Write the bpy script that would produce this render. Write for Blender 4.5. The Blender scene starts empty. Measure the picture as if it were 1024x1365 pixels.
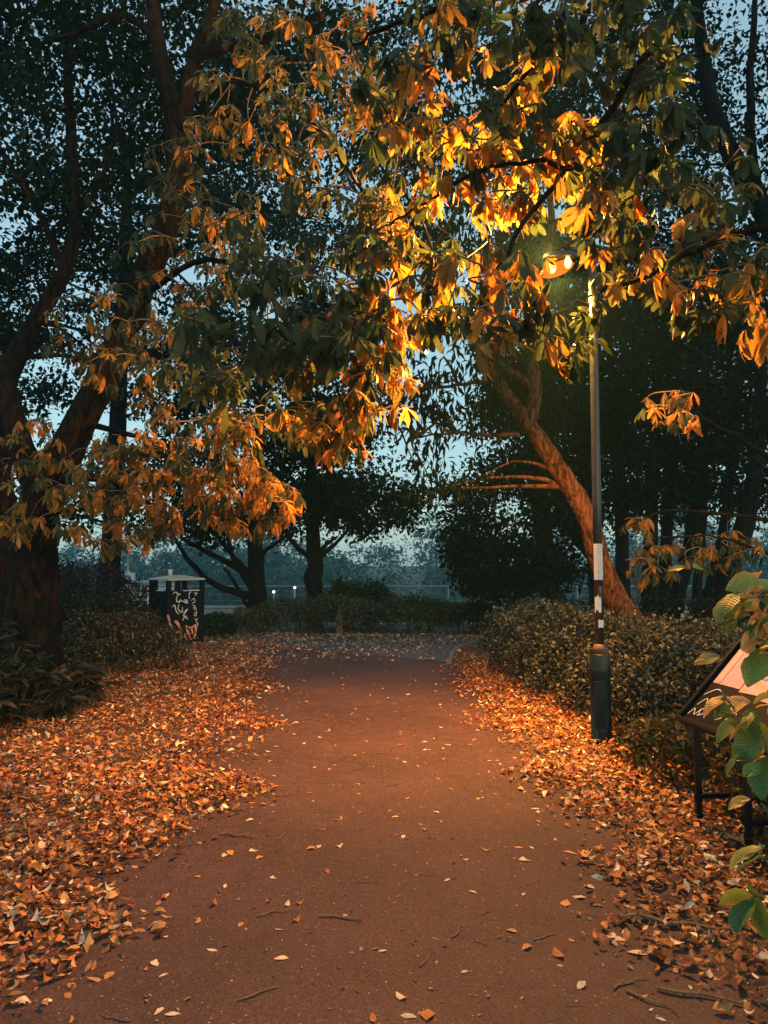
import bpy, bmesh, math, random
import numpy as np
from mathutils import Vector, Matrix

# ------------------------------------------------------------------ camera, sky, sun, exposure
SC = bpy.context.scene
COL = SC.collection
CAM_Z, PITCH, F = 1.6, math.radians(4.0), 1000.0      # F in photo pixels (1024 x 1365)
cam_data = bpy.data.cameras.new('camera')
cam_data.sensor_fit = 'VERTICAL'; cam_data.sensor_height = 36.0
cam_data.lens = F / 1365.0 * 36.0
cam_data.clip_start = 0.05; cam_data.clip_end = 2000.0
cam = bpy.data.objects.new('camera', cam_data); COL.objects.link(cam)
cam.location = (0, 0, CAM_Z); cam.rotation_euler = (math.pi/2 + PITCH, 0, 0)
SC.camera = cam

SUN_ELEV, SUN_ROT = math.radians(14.0), math.radians(150.0)
world = bpy.data.worlds.new('World'); SC.world = world; world.use_nodes = True
wn = world.node_tree; wn.nodes.clear()
sky = wn.nodes.new('ShaderNodeTexSky'); sky.sky_type = 'NISHITA'; sky.sun_disc = False
sky.sun_elevation = SUN_ELEV; sky.sun_rotation = SUN_ROT
sky.air_density = 1.0; sky.dust_density = 2.0; sky.ozone_density = 1.5
tint = wn.nodes.new('ShaderNodeMix'); tint.data_type = 'RGBA'; tint.blend_type = 'MULTIPLY'
tint.inputs[0].default_value = 1.0; tint.inputs[7].default_value = (1.0, 1.0, 0.86, 1)
bg = wn.nodes.new('ShaderNodeBackground'); bg.inputs[1].default_value = 0.15
wo = wn.nodes.new('ShaderNodeOutputWorld')
veil = wn.nodes.new('ShaderNodeMix'); veil.data_type = 'RGBA'; veil.inputs[0].default_value = 0.65    # even dusk cloud over the clear sky
veil.inputs[7].default_value = (1.22, 1.98, 2.3, 1)
wn.links.new(sky.outputs[0], tint.inputs[6]); wn.links.new(tint.outputs[2], veil.inputs[6]); wn.links.new(veil.outputs[2], bg.inputs[0])
wn.links.new(bg.outputs[0], wo.inputs[0])

sun_data = bpy.data.lights.new('sun', 'SUN'); sun_data.energy = 0.04; sun_data.angle = math.radians(25)
sun_data.color = (1.0, 0.86, 0.74)
sun = bpy.data.objects.new('sun', sun_data); COL.objects.link(sun)
# sky sun_rotation r: the sun stands towards (sin r, cos r)
sdir = Vector((math.sin(SUN_ROT)*math.cos(SUN_ELEV), math.cos(SUN_ROT)*math.cos(SUN_ELEV), math.sin(SUN_ELEV)))
sun.rotation_euler = sdir.to_track_quat('Z', 'Y').to_euler()

SC.view_settings.view_transform = 'Standard'; SC.view_settings.look = 'None'
SC.view_settings.exposure = 1.0; SC.view_settings.gamma = 1.0
SC.view_settings.use_curve_mapping = False
SC.render.engine = 'CYCLES'
SC.cycles.use_denoising = True
SC.cycles.max_bounces = 5; SC.cycles.diffuse_bounces = 3; SC.cycles.glossy_bounces = 2
SC.cycles.transmission_bounces = 4; SC.cycles.transparent_max_bounces = 4; SC.cycles.volume_bounces = 0
SC.cycles.caustics_reflective = False; SC.cycles.caustics_refractive = False
SC.cycles.sample_clamp_indirect = 4.0

RS = np.random.RandomState(11)
rnd = random.Random(5)

# ------------------------------------------------------------------ pixel helpers
_c, _s = math.cos(PITCH), math.sin(PITCH)
def ray(px, py):
    u, v = (px-512.0)/F, (682.5-py)/F
    return Vector((u, _c - v*_s, _s + v*_c))
def P(px, py, d):                       # point on the pixel's ray at world Y = d
    r = ray(px, py); t = d / r.y
    return Vector((r.x*t, d, CAM_Z + r.z*t))
def G(px, py, z=0.0):                   # where the pixel's ray meets the ground
    r = ray(px, py); t = (z-CAM_Z)/r.z
    return Vector((r.x*t, r.y*t, z))
def on_plane(px, py, p0, n):
    r = ray(px, py); o = Vector((0, 0, CAM_Z))
    return o + r * ((p0-o).dot(n)/r.dot(n))

# ------------------------------------------------------------------ objects
def tag(o, label=None, cat=None, group=None, kind=None):
    if label: o['label'] = label
    if cat: o['category'] = cat
    if group: o['group'] = group
    if kind: o['kind'] = kind
    return o
def thing(name, label, cat, loc=(0, 0, 0), rz=0.0, group=None):
    o = bpy.data.objects.new(name, None); COL.objects.link(o)
    o.empty_display_size = 0.1
    o.location = loc; o.rotation_euler = (0, 0, rz)
    return tag(o, label, cat, group)
def link(name, mesh, parent=None, mat=None):
    o = bpy.data.objects.new(name, mesh); COL.objects.link(o)
    if mat is not None:
        mesh.materials.clear(); mesh.materials.append(mat)
    if parent is not None:
        o.parent = parent
        o.matrix_parent_inverse = parent_inv(parent)
    return o
def parent_inv(p):
    return wmat(p).inverted()
def wmat(o):
    if o.parent:
        return wmat(o.parent) @ o.matrix_parent_inverse @ o.matrix_basis
    return o.matrix_basis.copy()

def np_mesh(name, V, faces, cols=None, uvs=None, smooth=False):
    """V (n,3); faces list of (m,k) int arrays; cols (n,3) per vertex; uvs (n,2) per vertex"""
    me = bpy.data.meshes.new(name)
    V = np.asarray(V, np.float32)
    me.vertices.add(len(V)); me.vertices.foreach_set('co', V.ravel())
    faces = [np.asarray(f, np.int32) for f in faces if len(f)]
    loops = np.concatenate([f.ravel() for f in faces])
    tot = np.concatenate([np.full(len(f), f.shape[1], np.int32) for f in faces])
    start = np.concatenate([[0], np.cumsum(tot)[:-1]]).astype(np.int32)
    me.loops.add(len(loops)); me.loops.foreach_set('vertex_index', loops)
    me.polygons.add(len(tot)); me.polygons.foreach_set('loop_start', start)
    me.polygons.foreach_set('loop_total', tot)
    if smooth: me.polygons.foreach_set('use_smooth', np.ones(len(tot), bool))
    if cols is not None:
        a = me.color_attributes.new('Col', 'FLOAT_COLOR', 'POINT')
        c4 = np.ones((len(V), 4), np.float32); c4[:, :3] = cols
        a.data.foreach_set('color', c4.ravel())
    if uvs is not None:
        l = me.uv_layers.new(name='UVMap')
        l.data.foreach_set('uv', np.asarray(uvs, np.float32)[loops].ravel())
    me.update(calc_edges=True)
    return me

class MB:                               # collects simple solids into one mesh
    def __init__(s): s.V = []; s.F = []; s.n = 0
    def add(s, V, F):
        V = [tuple(v) for v in V]
        s.V += V; s.F += [tuple(i+s.n for i in f) for f in F]; s.n += len(V); return s
    def box(s, c, size, M=None):
        x, y, z = size[0]/2, size[1]/2, size[2]/2
        V = [Vector((a*x, b*y, d*z)) for d in (-1, 1) for b in (-1, 1) for a in (-1, 1)]
        if M is not None: V = [M @ v for v in V]
        V = [v+Vector(c) for v in V]
        return s.add(V, [(0, 2, 3, 1), (4, 5, 7, 6), (0, 1, 5, 4), (2, 6, 7, 3), (0, 4, 6, 2), (1, 3, 7, 5)])
    def beam(s, a, b, w, h, up=(0, 0, 1)):
        a, b = Vector(a), Vector(b); d = (b-a); L = d.length; d.normalize()
        r = d.cross(Vector(up))
        if r.length < 1e-4: r = d.cross(Vector((1, 0, 0)))
        r.normalize(); u = r.cross(d)
        V = []
        for p in (a, b):
            for i, j in ((-1, -1), (1, -1), (1, 1), (-1, 1)):
                V.append(p + r*(i*w/2) + u*(j*h/2))
        return s.add(V, [(0, 1, 2, 3), (7, 6, 5, 4), (0, 4, 5, 1), (1, 5, 6, 2), (2, 6, 7, 3), (3, 7, 4, 0)])
    def tube(s, pts, rad, seg=8, rough=0.0, caps=True, seed=0):
        rr = random.Random(seed)
        pts = [Vector(p) for p in pts]; n = len(pts)
        if not hasattr(rad, '__len__'): rad = [rad]*n
        t = (pts[1]-pts[0]).normalized()
        ref = Vector((1, 0, 0)) if abs(t.x) < 0.8 else Vector((0, 1, 0))
        r = (ref - t*ref.dot(t)).normalized()
        V = []; ph = [rr.uniform(0, 6.28) for _ in range(4)]
        for i in range(n):
            t = (pts[min(i+1, n-1)]-pts[max(i-1, 0)]).normalized()
            r = (r - t*r.dot(t)).normalized(); b = t.cross(r)
            for k in range(seg):
                a = 2*math.pi*k/seg
                q = 1.0
                if rough:
                    q += rough*(math.sin(3*a+ph[0]+i*.35)*.5+math.sin(5*a+ph[1]-i*.22)*.35+math.sin(2*a+ph[2]+i*.9)*.3) + rr.uniform(-.25, .25)*rough
                V.append(pts[i] + (r*math.cos(a)+b*math.sin(a))*rad[i]*q)
        Fc = [(i*seg+k, i*seg+(k+1) % seg, (i+1)*seg+(k+1) % seg, (i+1)*seg+k) for i in range(n-1) for k in range(seg)]
        if caps:
            Fc.append(tuple(range(seg-1, -1, -1))); Fc.append(tuple((n-1)*seg+k for k in range(seg)))
        return s.add(V, Fc)
    def lathe(s, c, prof, seg=20):
        c = Vector(c); V = []; n = len(prof)
        for r, z in prof:
            for k in range(seg):
                a = 2*math.pi*k/seg; V.append(c+Vector((r*math.cos(a), r*math.sin(a), z)))
        Fc = [(i*seg+k, i*seg+(k+1) % seg, (i+1)*seg+(k+1) % seg, (i+1)*seg+k) for i in range(n-1) for k in range(seg)]
        Fc.append(tuple(range(seg-1, -1, -1))); Fc.append(tuple((n-1)*seg+k for k in range(seg)))
        return s.add(V, Fc)
    def build(s, name, mat, parent=None, smooth=False, bevel=0.0):
        me = bpy.data.meshes.new(name); me.from_pydata(s.V, [], s.F)
        if bevel:
            bm = bmesh.new(); bm.from_mesh(me)
            bmesh.ops.bevel(bm, geom=[e for e in bm.edges if e.calc_face_angle(0) > 0.6], offset=bevel, segments=2, profile=.6, affect='EDGES')
            bm.to_mesh(me); bm.free()
        if smooth:
            for p in me.polygons: p.use_smooth = True
        me.update()
        return link(name, me, parent, mat)

def spline(ctrl, rad, sub=5, jit=0.0, seed=1):
    """Catmull-Rom through ctrl points with radii"""
    rr = random.Random(seed)
    C = [Vector(c) for c in ctrl]
    if not hasattr(rad, '__len__'): rad = [rad]*len(C)
    out, ro = [], []
    for i in range(len(C)-1):
        p0, p1, p2, p3 = C[max(i-1, 0)], C[i], C[i+1], C[min(i+2, len(C)-1)]
        for k in range(sub):
            t = k/sub
            v = 0.5*((2*p1)+(p2-p0)*t+(2*p0-5*p1+4*p2-p3)*t*t+(3*p1-p0-3*p2+p3)*t**3)
            if jit: v = v+Vector((rr.gauss(0, jit), rr.gauss(0, jit), rr.gauss(0, jit)))
            out.append(v); ro.append(rad[i]*(1-t)+rad[i+1]*t)
    out.append(C[-1]); ro.append(rad[-1])
    return out, ro

# ------------------------------------------------------------------ materials
def mat(name):
    m = bpy.data.materials.new(name); m.use_nodes = True
    nt = m.node_tree; nt.nodes.clear()
    out = nt.nodes.new('ShaderNodeOutputMaterial')
    return m, nt, out
def N(nt, t, **kw):
    n = nt.nodes.new('ShaderNode'+t)
    for k, v in kw.items(): setattr(n, k, v)
    return n
def ramp(nt, stops):
    r = N(nt, 'ValToRGB'); e = r.color_ramp.elements
    while len(e) < len(stops): e.new(0.5)
    for i, (p, c) in enumerate(stops):
        e[i].position = p; e[i].color = (c[0], c[1], c[2], 1) if hasattr(c, '__len__') else (c, c, c, 1)
    return r
def simple(name, col, rough=0.6, metal=0.0, var=0.25, scale=8.0, bump=0.0, spec=0.4, wear=None):
    m, nt, out = mat(name)
    b = N(nt, 'BsdfPrincipled'); b.inputs['Roughness'].default_value = rough
    b.inputs['Metallic'].default_value = metal; b.inputs['Specular IOR Level'].default_value = spec
    tc = N(nt, 'TexCoord'); no = N(nt, 'TexNoise'); no.inputs['Scale'].default_value = scale; no.inputs['Detail'].default_value = 6
    nt.links.new(tc.outputs['Object'], no.inputs['Vector'])
    c = Vector(col)
    st = [(0.3, c*(1-var)), (0.7, c*(1+var))]
    if wear: st = [(0.3, c*(1-var)), (0.6, c*(1+var)), (0.68, wear)]
    r = ramp(nt, st)
    nt.links.new(no.outputs['Fac'], r.inputs[0]); nt.links.new(r.outputs[0], b.inputs['Base Color'])
    if bump:
        bp = N(nt, 'Bump'); bp.inputs['Strength'].default_value = bump; bp.inputs['Distance'].default_value = .02
        nt.links.new(no.outputs['Fac'], bp.inputs['Height']); nt.links.new(bp.outputs[0], b.inputs['Normal'])
    nt.links.new(b.outputs[0], out.inputs[0])
    return m
def leaf_mat(name, trans=0.4, rough=0.5, spec=0.35, vdark=.42, gain=None, veins=False, single=False, tgain=(1.4, 1.4, .8)):
    m, nt, out = mat(name)
    at = N(nt, 'Attribute', attribute_name='Col')
    b = N(nt, 'BsdfPrincipled'); b.inputs['Roughness'].default_value = rough
    b.inputs['Specular IOR Level'].default_value = spec
    tr = N(nt, 'BsdfTranslucent'); mx = N(nt, 'MixShader'); mx.inputs[0].default_value = trans
    col = at.outputs['Color']
    def mul(a, bsock=None, val=None):
        x = N(nt, 'Mix', data_type='RGBA', blend_type='MULTIPLY'); x.inputs[0].default_value = 1
        nt.links.new(a, x.inputs[6])
        if bsock is not None: nt.links.new(bsock, x.inputs[7])
        else: x.inputs[7].default_value = (*val, 1)
        return x.outputs[2]
    if gain: col = mul(col, val=gain)
    if single:
        oi = N(nt, 'ObjectInfo'); rp = ramp(nt, [(0.0, (.55, .7, .7)), (.5, (1, 1, 1)), (1.0, (1.35, 1.15, .9))])
        nt.links.new(oi.outputs['Random'], rp.inputs[0]); col = mul(col, rp.outputs[0])
    tc = N(nt, 'TexCoord'); no = N(nt, 'TexNoise'); no.inputs['Scale'].default_value = 22; no.inputs['Detail'].default_value = 4
    nt.links.new(tc.outputs['Object'], no.inputs['Vector'])
    rp2 = ramp(nt, [(.3, (.55, .6, .6)), (.65, (1.2, 1.15, 1.1))]); nt.links.new(no.outputs['Fac'], rp2.inputs[0])
    col = mul(col, rp2.outputs[0])
    height = no.outputs['Fac']
    if veins:
        uv = N(nt, 'UVMap'); sp = N(nt, 'SeparateXYZ'); nt.links.new(uv.outputs[0], sp.inputs[0])
        a1 = N(nt, 'Math', operation='SUBTRACT'); a1.inputs[1].default_value = .5; nt.links.new(sp.outputs[0], a1.inputs[0])
        a2 = N(nt, 'Math', operation='ABSOLUTE'); nt.links.new(a1.outputs[0], a2.inputs[0])
        a3 = N(nt, 'Math', operation='MULTIPLY_ADD'); a3.inputs[1].default_value = -5.0
        nt.links.new(a2.outputs[0], a3.inputs[0])
        a4 = N(nt, 'Math', operation='MULTIPLY'); a4.inputs[1].default_value = 13.0; nt.links.new(sp.outputs[1], a4.inputs[0])
        nt.links.new(a4.outputs[0], a3.inputs[2])
        a5 = N(nt, 'Math', operation='PINGPONG'); a5.inputs[1].default_value = .5; nt.links.new(a3.outputs[0], a5.inputs[0])
        rib = N(nt, 'Math', operation='MULTIPLY'); rib.inputs[1].default_value = 2.0; nt.links.new(a5.outputs[0], rib.inputs[0])
        mid = N(nt, 'Math', operation='LESS_THAN'); mid.inputs[1].default_value = .025; nt.links.new(a2.outputs[0], mid.inputs[0])
        vr = ramp(nt, [(0.0, (vdark, vdark*.95, vdark*.9)), (.16, (.5+.4*vdark+.17, .5+.4*vdark+.17, .5+.4*vdark+.17)), (1.0, (1.12, 1.12, 1.1))])
        nt.links.new(rib.outputs[0], vr.inputs[0]); col = mul(col, vr.outputs[0])
        height = rib.outputs[0]
    bp = N(nt, 'Bump'); bp.inputs['Strength'].default_value = .55 if vdark < .6 else .2; bp.inputs['Distance'].default_value = .012
    nt.links.new(height, bp.inputs['Height']); nt.links.new(bp.outputs[0], b.inputs['Normal'])
    nt.links.new(col, b.inputs['Base Color']); nt.links.new(mul(col, val=tgain), tr.inputs['Color'])
    nt.links.new(b.outputs[0], mx.inputs[1]); nt.links.new(tr.outputs[0], mx.inputs[2])
    nt.links.new(mx.outputs[0], out.inputs[0])
    return m
def bark_mat(name, dark, light, moss=None, scale=6.0):
    m, nt, out = mat(name)
    b = N(nt, 'BsdfPrincipled'); b.inputs['Roughness'].default_value = .9; b.inputs['Specular IOR Level'].default_value = .08
    tc = N(nt, 'TexCoord'); mp = N(nt, 'Mapping'); mp.inputs['Scale'].default_value = (1, 1, .35)
    nt.links.new(tc.outputs['Object'], mp.inputs[0])
    no = N(nt, 'TexNoise'); no.inputs['Scale'].default_value = scale*3; no.inputs['Detail'].default_value = 8; no.inputs['Roughness'].default_value = .7
    vo = N(nt, 'TexVoronoi', feature='DISTANCE_TO_EDGE'); vo.inputs['Scale'].default_value = scale*1.7
    n0 = N(nt, 'TexNoise'); n0.inputs['Scale'].default_value = scale*.5; n0.inputs['Detail'].default_value = 3
    nt.links.new(mp.outputs[0], n0.inputs['Vector'])
    wob = N(nt, 'Mix', data_type='RGBA'); wob.inputs[0].default_value = .12
    nt.links.new(mp.outputs[0], wob.inputs[6]); nt.links.new(n0.outputs['Color'], wob.inputs[7])
    nt.links.new(mp.outputs[0], no.inputs['Vector']); nt.links.new(wob.outputs[2], vo.inputs['Vector'])
    cl = N(nt, 'Math', operation='MULTIPLY', use_clamp=True); cl.inputs[1].default_value = 5.0; nt.links.new(vo.outputs['Distance'], cl.inputs[0])
    a0 = N(nt, 'Math', operation='MULTIPLY_ADD'); a0.inputs[1].default_value = .13; nt.links.new(cl.outputs[0], a0.inputs[0]); nt.links.new(no.outputs['Fac'], a0.inputs[2])
    ad = N(nt, 'Math', operation='MULTIPLY_ADD'); ad.inputs[1].default_value = .35; nt.links.new(n0.outputs['Fac'], ad.inputs[0]); nt.links.new(a0.outputs[0], ad.inputs[2])
    r = ramp(nt, [(.60, dark), (.90, light)]); nt.links.new(ad.outputs[0], r.inputs[0])
    col = r.outputs[0]
    if moss:
        n2 = N(nt, 'TexNoise'); n2.inputs['Scale'].default_value = .9; n2.inputs['Detail'].default_value = 7; nt.links.new(tc.outputs['Object'], n2.inputs['Vector'])
        r2 = ramp(nt, [(.52, 0.0), (.68, .7)]); nt.links.new(n2.outputs['Fac'], r2.inputs[0])
        x = N(nt, 'Mix', data_type='RGBA'); nt.links.new(r2.outputs[0], x.inputs[0]); nt.links.new(col, x.inputs[6]); x.inputs[7].default_value = (*moss, 1)
        col = x.outputs[2]
    bp = N(nt, 'Bump'); bp.inputs['Strength'].default_value = 1.0; bp.inputs['Distance'].default_value = .07
    nt.links.new(ad.outputs[0], bp.inputs['Height']); nt.links.new(bp.outputs[0], b.inputs['Normal'])
    nt.links.new(col, b.inputs['Base Color']); nt.links.new(b.outputs[0], out.inputs[0])
    return m
def emit_mat(name, col, s):
    m, nt, out = mat(name); e = N(nt, 'Emission'); e.inputs[0].default_value = (*col, 1); e.inputs[1].default_value = s
    nt.links.new(e.outputs[0], out.inputs[0]); return m

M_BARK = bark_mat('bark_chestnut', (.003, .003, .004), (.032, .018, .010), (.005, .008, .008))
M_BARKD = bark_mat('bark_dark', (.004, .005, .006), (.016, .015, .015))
M_BARKR = bark_mat('bark_reddish', (.016, .008, .005), (.21, .092, .042), None, 8.0)
M_TWIG = simple('twig_bark', (.12, .085, .06), .8, var=.4, scale=20)
M_LEAF = leaf_mat('leaf_small', .35, .6, .06, gain=(.42, .62, .72))
M_LEAFV = leaf_mat('leaf_chestnut', .55, .45, .3, veins=True)
M_LEAF1 = leaf_mat('leaf_chestnut_single', .55, .42, .35, veins=True, single=True)
M_LITTER = leaf_mat('leaf_litter', .12, .55, .35, tgain=(1, 1, 1))
M_LITTER1 = leaf_mat('leaf_fallen', .12, .55, .35, single=False, tgain=(1, 1, 1))
M_SHRUB = leaf_mat('leaf_shrub', .25, .45, .22)
M_BLACK = simple('black_paint', (.018, .02, .024), .38, var=.3, scale=14, spec=.5)
M_POLE = simple('pole_paint', (.022, .026, .028), .35, var=.35, scale=25, spec=.6, bump=.1)
M_STEEL = simple('grey_steel', (.25, .27, .28), .45, .6, var=.2)
M_PALE = simple('pale_lid', (.55, .50, .42), .5, var=.15)
M_WHITE = simple('white_card', (.75, .75, .73), .6, var=.06)
M_POST = simple('weathered_wood', (.17, .12, .07), .8, var=.35, scale=18, bump=.3)
M_CONC = simple('pale_concrete', (.30, .33, .34), .8, var=.15, scale=1.5)
M_KERB = simple('kerb_stone', (.13, .13, .13), .8, var=.2, scale=20, bump=.3)

# ------------------------------------------------------------------ the ground
def smooth01(x): x = min(max(x, 0), 1); return x*x*(3-2*x)
def terrain(x, y):
    z = 0.0
    z -= 2.3*smooth01((y-19.5)/16.0)
    z -= 4.2*smooth01((y-42)/45.0)
    z += 6*smooth01((y-110)/150.0)
    return z
def ground_mat():
    m, nt, out = mat('ground_earth')
    b = N(nt, 'BsdfPrincipled'); b.inputs['Roughness'].default_value = .9
    tc = N(nt, 'TexCoord'); n1 = N(nt, 'TexNoise'); n1.inputs['Scale'].default_value = 3; n1.inputs['Detail'].default_value = 8
    n2 = N(nt, 'TexNoise'); n2.inputs['Scale'].default_value = 60; n2.inputs['Detail'].default_value = 4
    nt.links.new(tc.outputs['Object'], n1.inputs['Vector']); nt.links.new(tc.outputs['Object'], n2.inputs['Vector'])
    ad = N(nt, 'Math', operation='MULTIPLY_ADD'); ad.inputs[1].default_value = .5
    nt.links.new(n1.outputs['Fac'], ad.inputs[0]); nt.links.new(n2.outputs['Fac'], ad.inputs[2])
    r = ramp(nt, [(.5, (.03, .02, .013)), (1.0, (.13, .08, .045))]); nt.links.new(ad.outputs[0], r.inputs[0])
    bp = N(nt, 'Bump'); bp.inputs['Strength'].default_value = .7; bp.inputs['Distance'].default_value = .03
    nt.links.new(n2.outputs['Fac'], bp.inputs['Height']); nt.links.new(bp.outputs[0], b.inputs['Normal'])
    nt.links.new(r.outputs[0], b.inputs['Base Color']); nt.links.new(b.outputs[0], out.inputs[0]); return m
def tarmac(name, c0, c1, speck, rough=.75, pale=.72):
    m, nt, out = mat(name)
    b = N(nt, 'BsdfPrincipled'); b.inputs['Specular IOR Level'].default_value = .35
    tc = N(nt, 'TexCoord')
    def noise(sc, det=5, ro=.6):
        n = N(nt, 'TexNoise'); n.inputs['Scale'].default_value = sc; n.inputs['Detail'].default_value = det; n.inputs['Roughness'].default_value = ro
        nt.links.new(tc.outputs['Object'], n.inputs['Vector']); return n
    big, mid, fine = noise(.7, 4), noise(9, 8, .75), noise(110, 4)
    r1 = ramp(nt, [(.40, c0), (.74, c1)]); 
    ad = N(nt, 'Math', operation='MULTIPLY_ADD'); ad.inputs[1].default_value = .6
    nt.links.new(mid.outputs['Fac'], ad.inputs[0])
    sc_ = N(nt, 'Math', operation='MULTIPLY'); sc_.inputs[1].default_value = .6; nt.links.new(big.outputs['Fac'], sc_.inputs[0])
    nt.links.new(sc_.outputs[0], ad.inputs[2]); nt.links.new(ad.outputs[0], r1.inputs[0])
    r2 = ramp(nt, [(.34, (.45, .45, .45)), (.52, (1, 1, 1)), (.68, (1.9, 1.8, 1.7))]); nt.links.new(fine.outputs['Fac'], r2.inputs[0])
    x = N(nt, 'Mix', data_type='RGBA', blend_type='MULTIPLY'); x.inputs[0].default_value = 1
    nt.links.new(r1.outputs[0], x.inputs[6]); nt.links.new(r2.outputs[0], x.inputs[7])
    sp = noise(75, 2, .4); r3 = ramp(nt, [(pale, 0.0), (pale+.02, 1.0)]); nt.links.new(sp.outputs['Fac'], r3.inputs[0])
    y = N(nt, 'Mix', data_type='RGBA'); nt.links.new(r3.outputs[0], y.inputs[0]); nt.links.new(x.outputs[2], y.inputs[6]); y.inputs[7].default_value = (*speck, 1)
    nt.links.new(y.outputs[2], b.inputs['Base Color'])
    rr = ramp(nt, [(.3, rough-.18), (.7, rough+.1)]); nt.links.new(mid.outputs['Fac'], rr.inputs[0]); nt.links.new(rr.outputs[0], b.inputs['Roughness'])
    bp = N(nt, 'Bump'); bp.inputs['Strength'].default_value = .55; bp.inputs['Distance'].default_value = .006
    bp2 = N(nt, 'Bump'); bp2.inputs['Strength'].default_value = .3; bp2.inputs['Distance'].default_value = .03
    nt.links.new(mid.outputs['Fac'], bp2.inputs['Height'])
    nt.links.new(fine.outputs['Fac'], bp.inputs['Height']); nt.links.new(bp2.outputs[0], bp.inputs['Normal']); nt.links.new(bp.outputs[0], b.inputs['Normal'])
    nt.links.new(b.outputs[0], out.inputs[0]); return m
M_GROUND = ground_mat()
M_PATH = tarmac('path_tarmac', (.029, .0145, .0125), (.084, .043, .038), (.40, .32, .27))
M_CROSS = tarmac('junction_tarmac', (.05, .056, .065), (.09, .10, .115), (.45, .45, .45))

ys = np.concatenate([np.arange(-30, 18, 4.0), np.arange(18, 60, 1.5), np.arange(60, 130, 5), np.arange(130, 300, 12), [400, 600, 1000]])
xs = np.concatenate([[-900, -500, -300], np.arange(-200, 201, 20.0), [300, 500, 900]])
gv = [(x, y, terrain(x, y)) for y in ys for x in xs]; nx = len(xs)
gf = [(j*nx+i, j*nx+i+1, (j+1)*nx+i+1, (j+1)*nx+i) for j in range(len(ys)-1) for i in range(nx-1)]
me = bpy.data.meshes.new('ground'); me.from_pydata(gv, [], gf); me.update()
tag(link('ground', me, None, M_GROUND), kind='structure')

# measured edges of the bare path (photo pixels on the ground)
LE = [G(*p) for p in ((40, 1365), (150, 1265), (225, 1195), (290, 1115), (335, 1050), (362, 990), (372, 940), (375, 900), (362, 872))]
RE = [G(*p) for p in ((885, 1365), (830, 1270), (780, 1175), (722, 1085), (655, 1000), (615, 945), (592, 905), (600, 882))]
LEy, LEx = np.array([p.y for p in LE]), np.array([p.x for p in LE])
REy, REx = np.array([p.y for p in RE]), np.array([p.x for p in RE])
def left_edge(y): return np.interp(y, LEy, LEx)
def right_edge(y): return np.interp(y, REy, REx)

def sheet(name, outline, z, m):
    me = bpy.data.meshes.new(name); me.from_pydata([(x, y, z) for x, y in outline], [], [tuple(range(len(outline)))]); me.update()
    return tag(link(name, me, None, m), kind='structure')
sheet('path', [(-1.75, -6), (1.45, -6), (1.35, 3), (1.25, 8), (1.12, 12.2), (.8, 12.7), (.2, 13.1), (-.6, 13.7), (-1.6, 14.6), (-3, 15.2), (-9, 15.4), (-9, 14.6), (-3.3, 14.2), (-2.3, 13.2), (-1.95, 12), (-1.9, 8), (-1.8, 3)], .012, M_PATH)
# the crossing path: kerb line on the near right side sweeps round to the right
kc = [G(599, 886), G(604, 872), G(612, 865), G(626, 860.5), G(645, 858), G(690, 857), G(760, 856.5)]
kpts, _ = spline(kc, 1.0, 4)
far_y = G(500, 847).y
outl = [(p.x, p.y) for p in kpts] + [(14, kpts[-1].y), (14, far_y), (-14, far_y), (-14, 14.2), (-3.3, 14.0), (-2.3, 13.2), (-1.95, 12.3), (1.0, 12.3)]
sheet('junction_path', outl, .008, M_CROSS)

kerb = thing('kerb', 'curved line of pale kerb stones where path bends right', 'kerb', kpts[0])
acc = 0; last = kpts[0]; seg = [kpts[0]]
for a, b in zip(kpts[:-1], kpts[1:]):
    d = (b-a); L = d.length
    nst = max(1, int(round(L/.45)))
    for i in range(nst):
        p, q = a+d*(i/nst), a+d*((i+1)/nst); e = (q-p).normalized()
        MB().beam(p+e*.004+Vector((0, 0, .02)), q-e*.004+Vector((0, 0, .02)), .075, .07+rnd.uniform(-.008, .008)).build('kerb_stone', M_KERB, kerb, bevel=.008)

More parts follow.
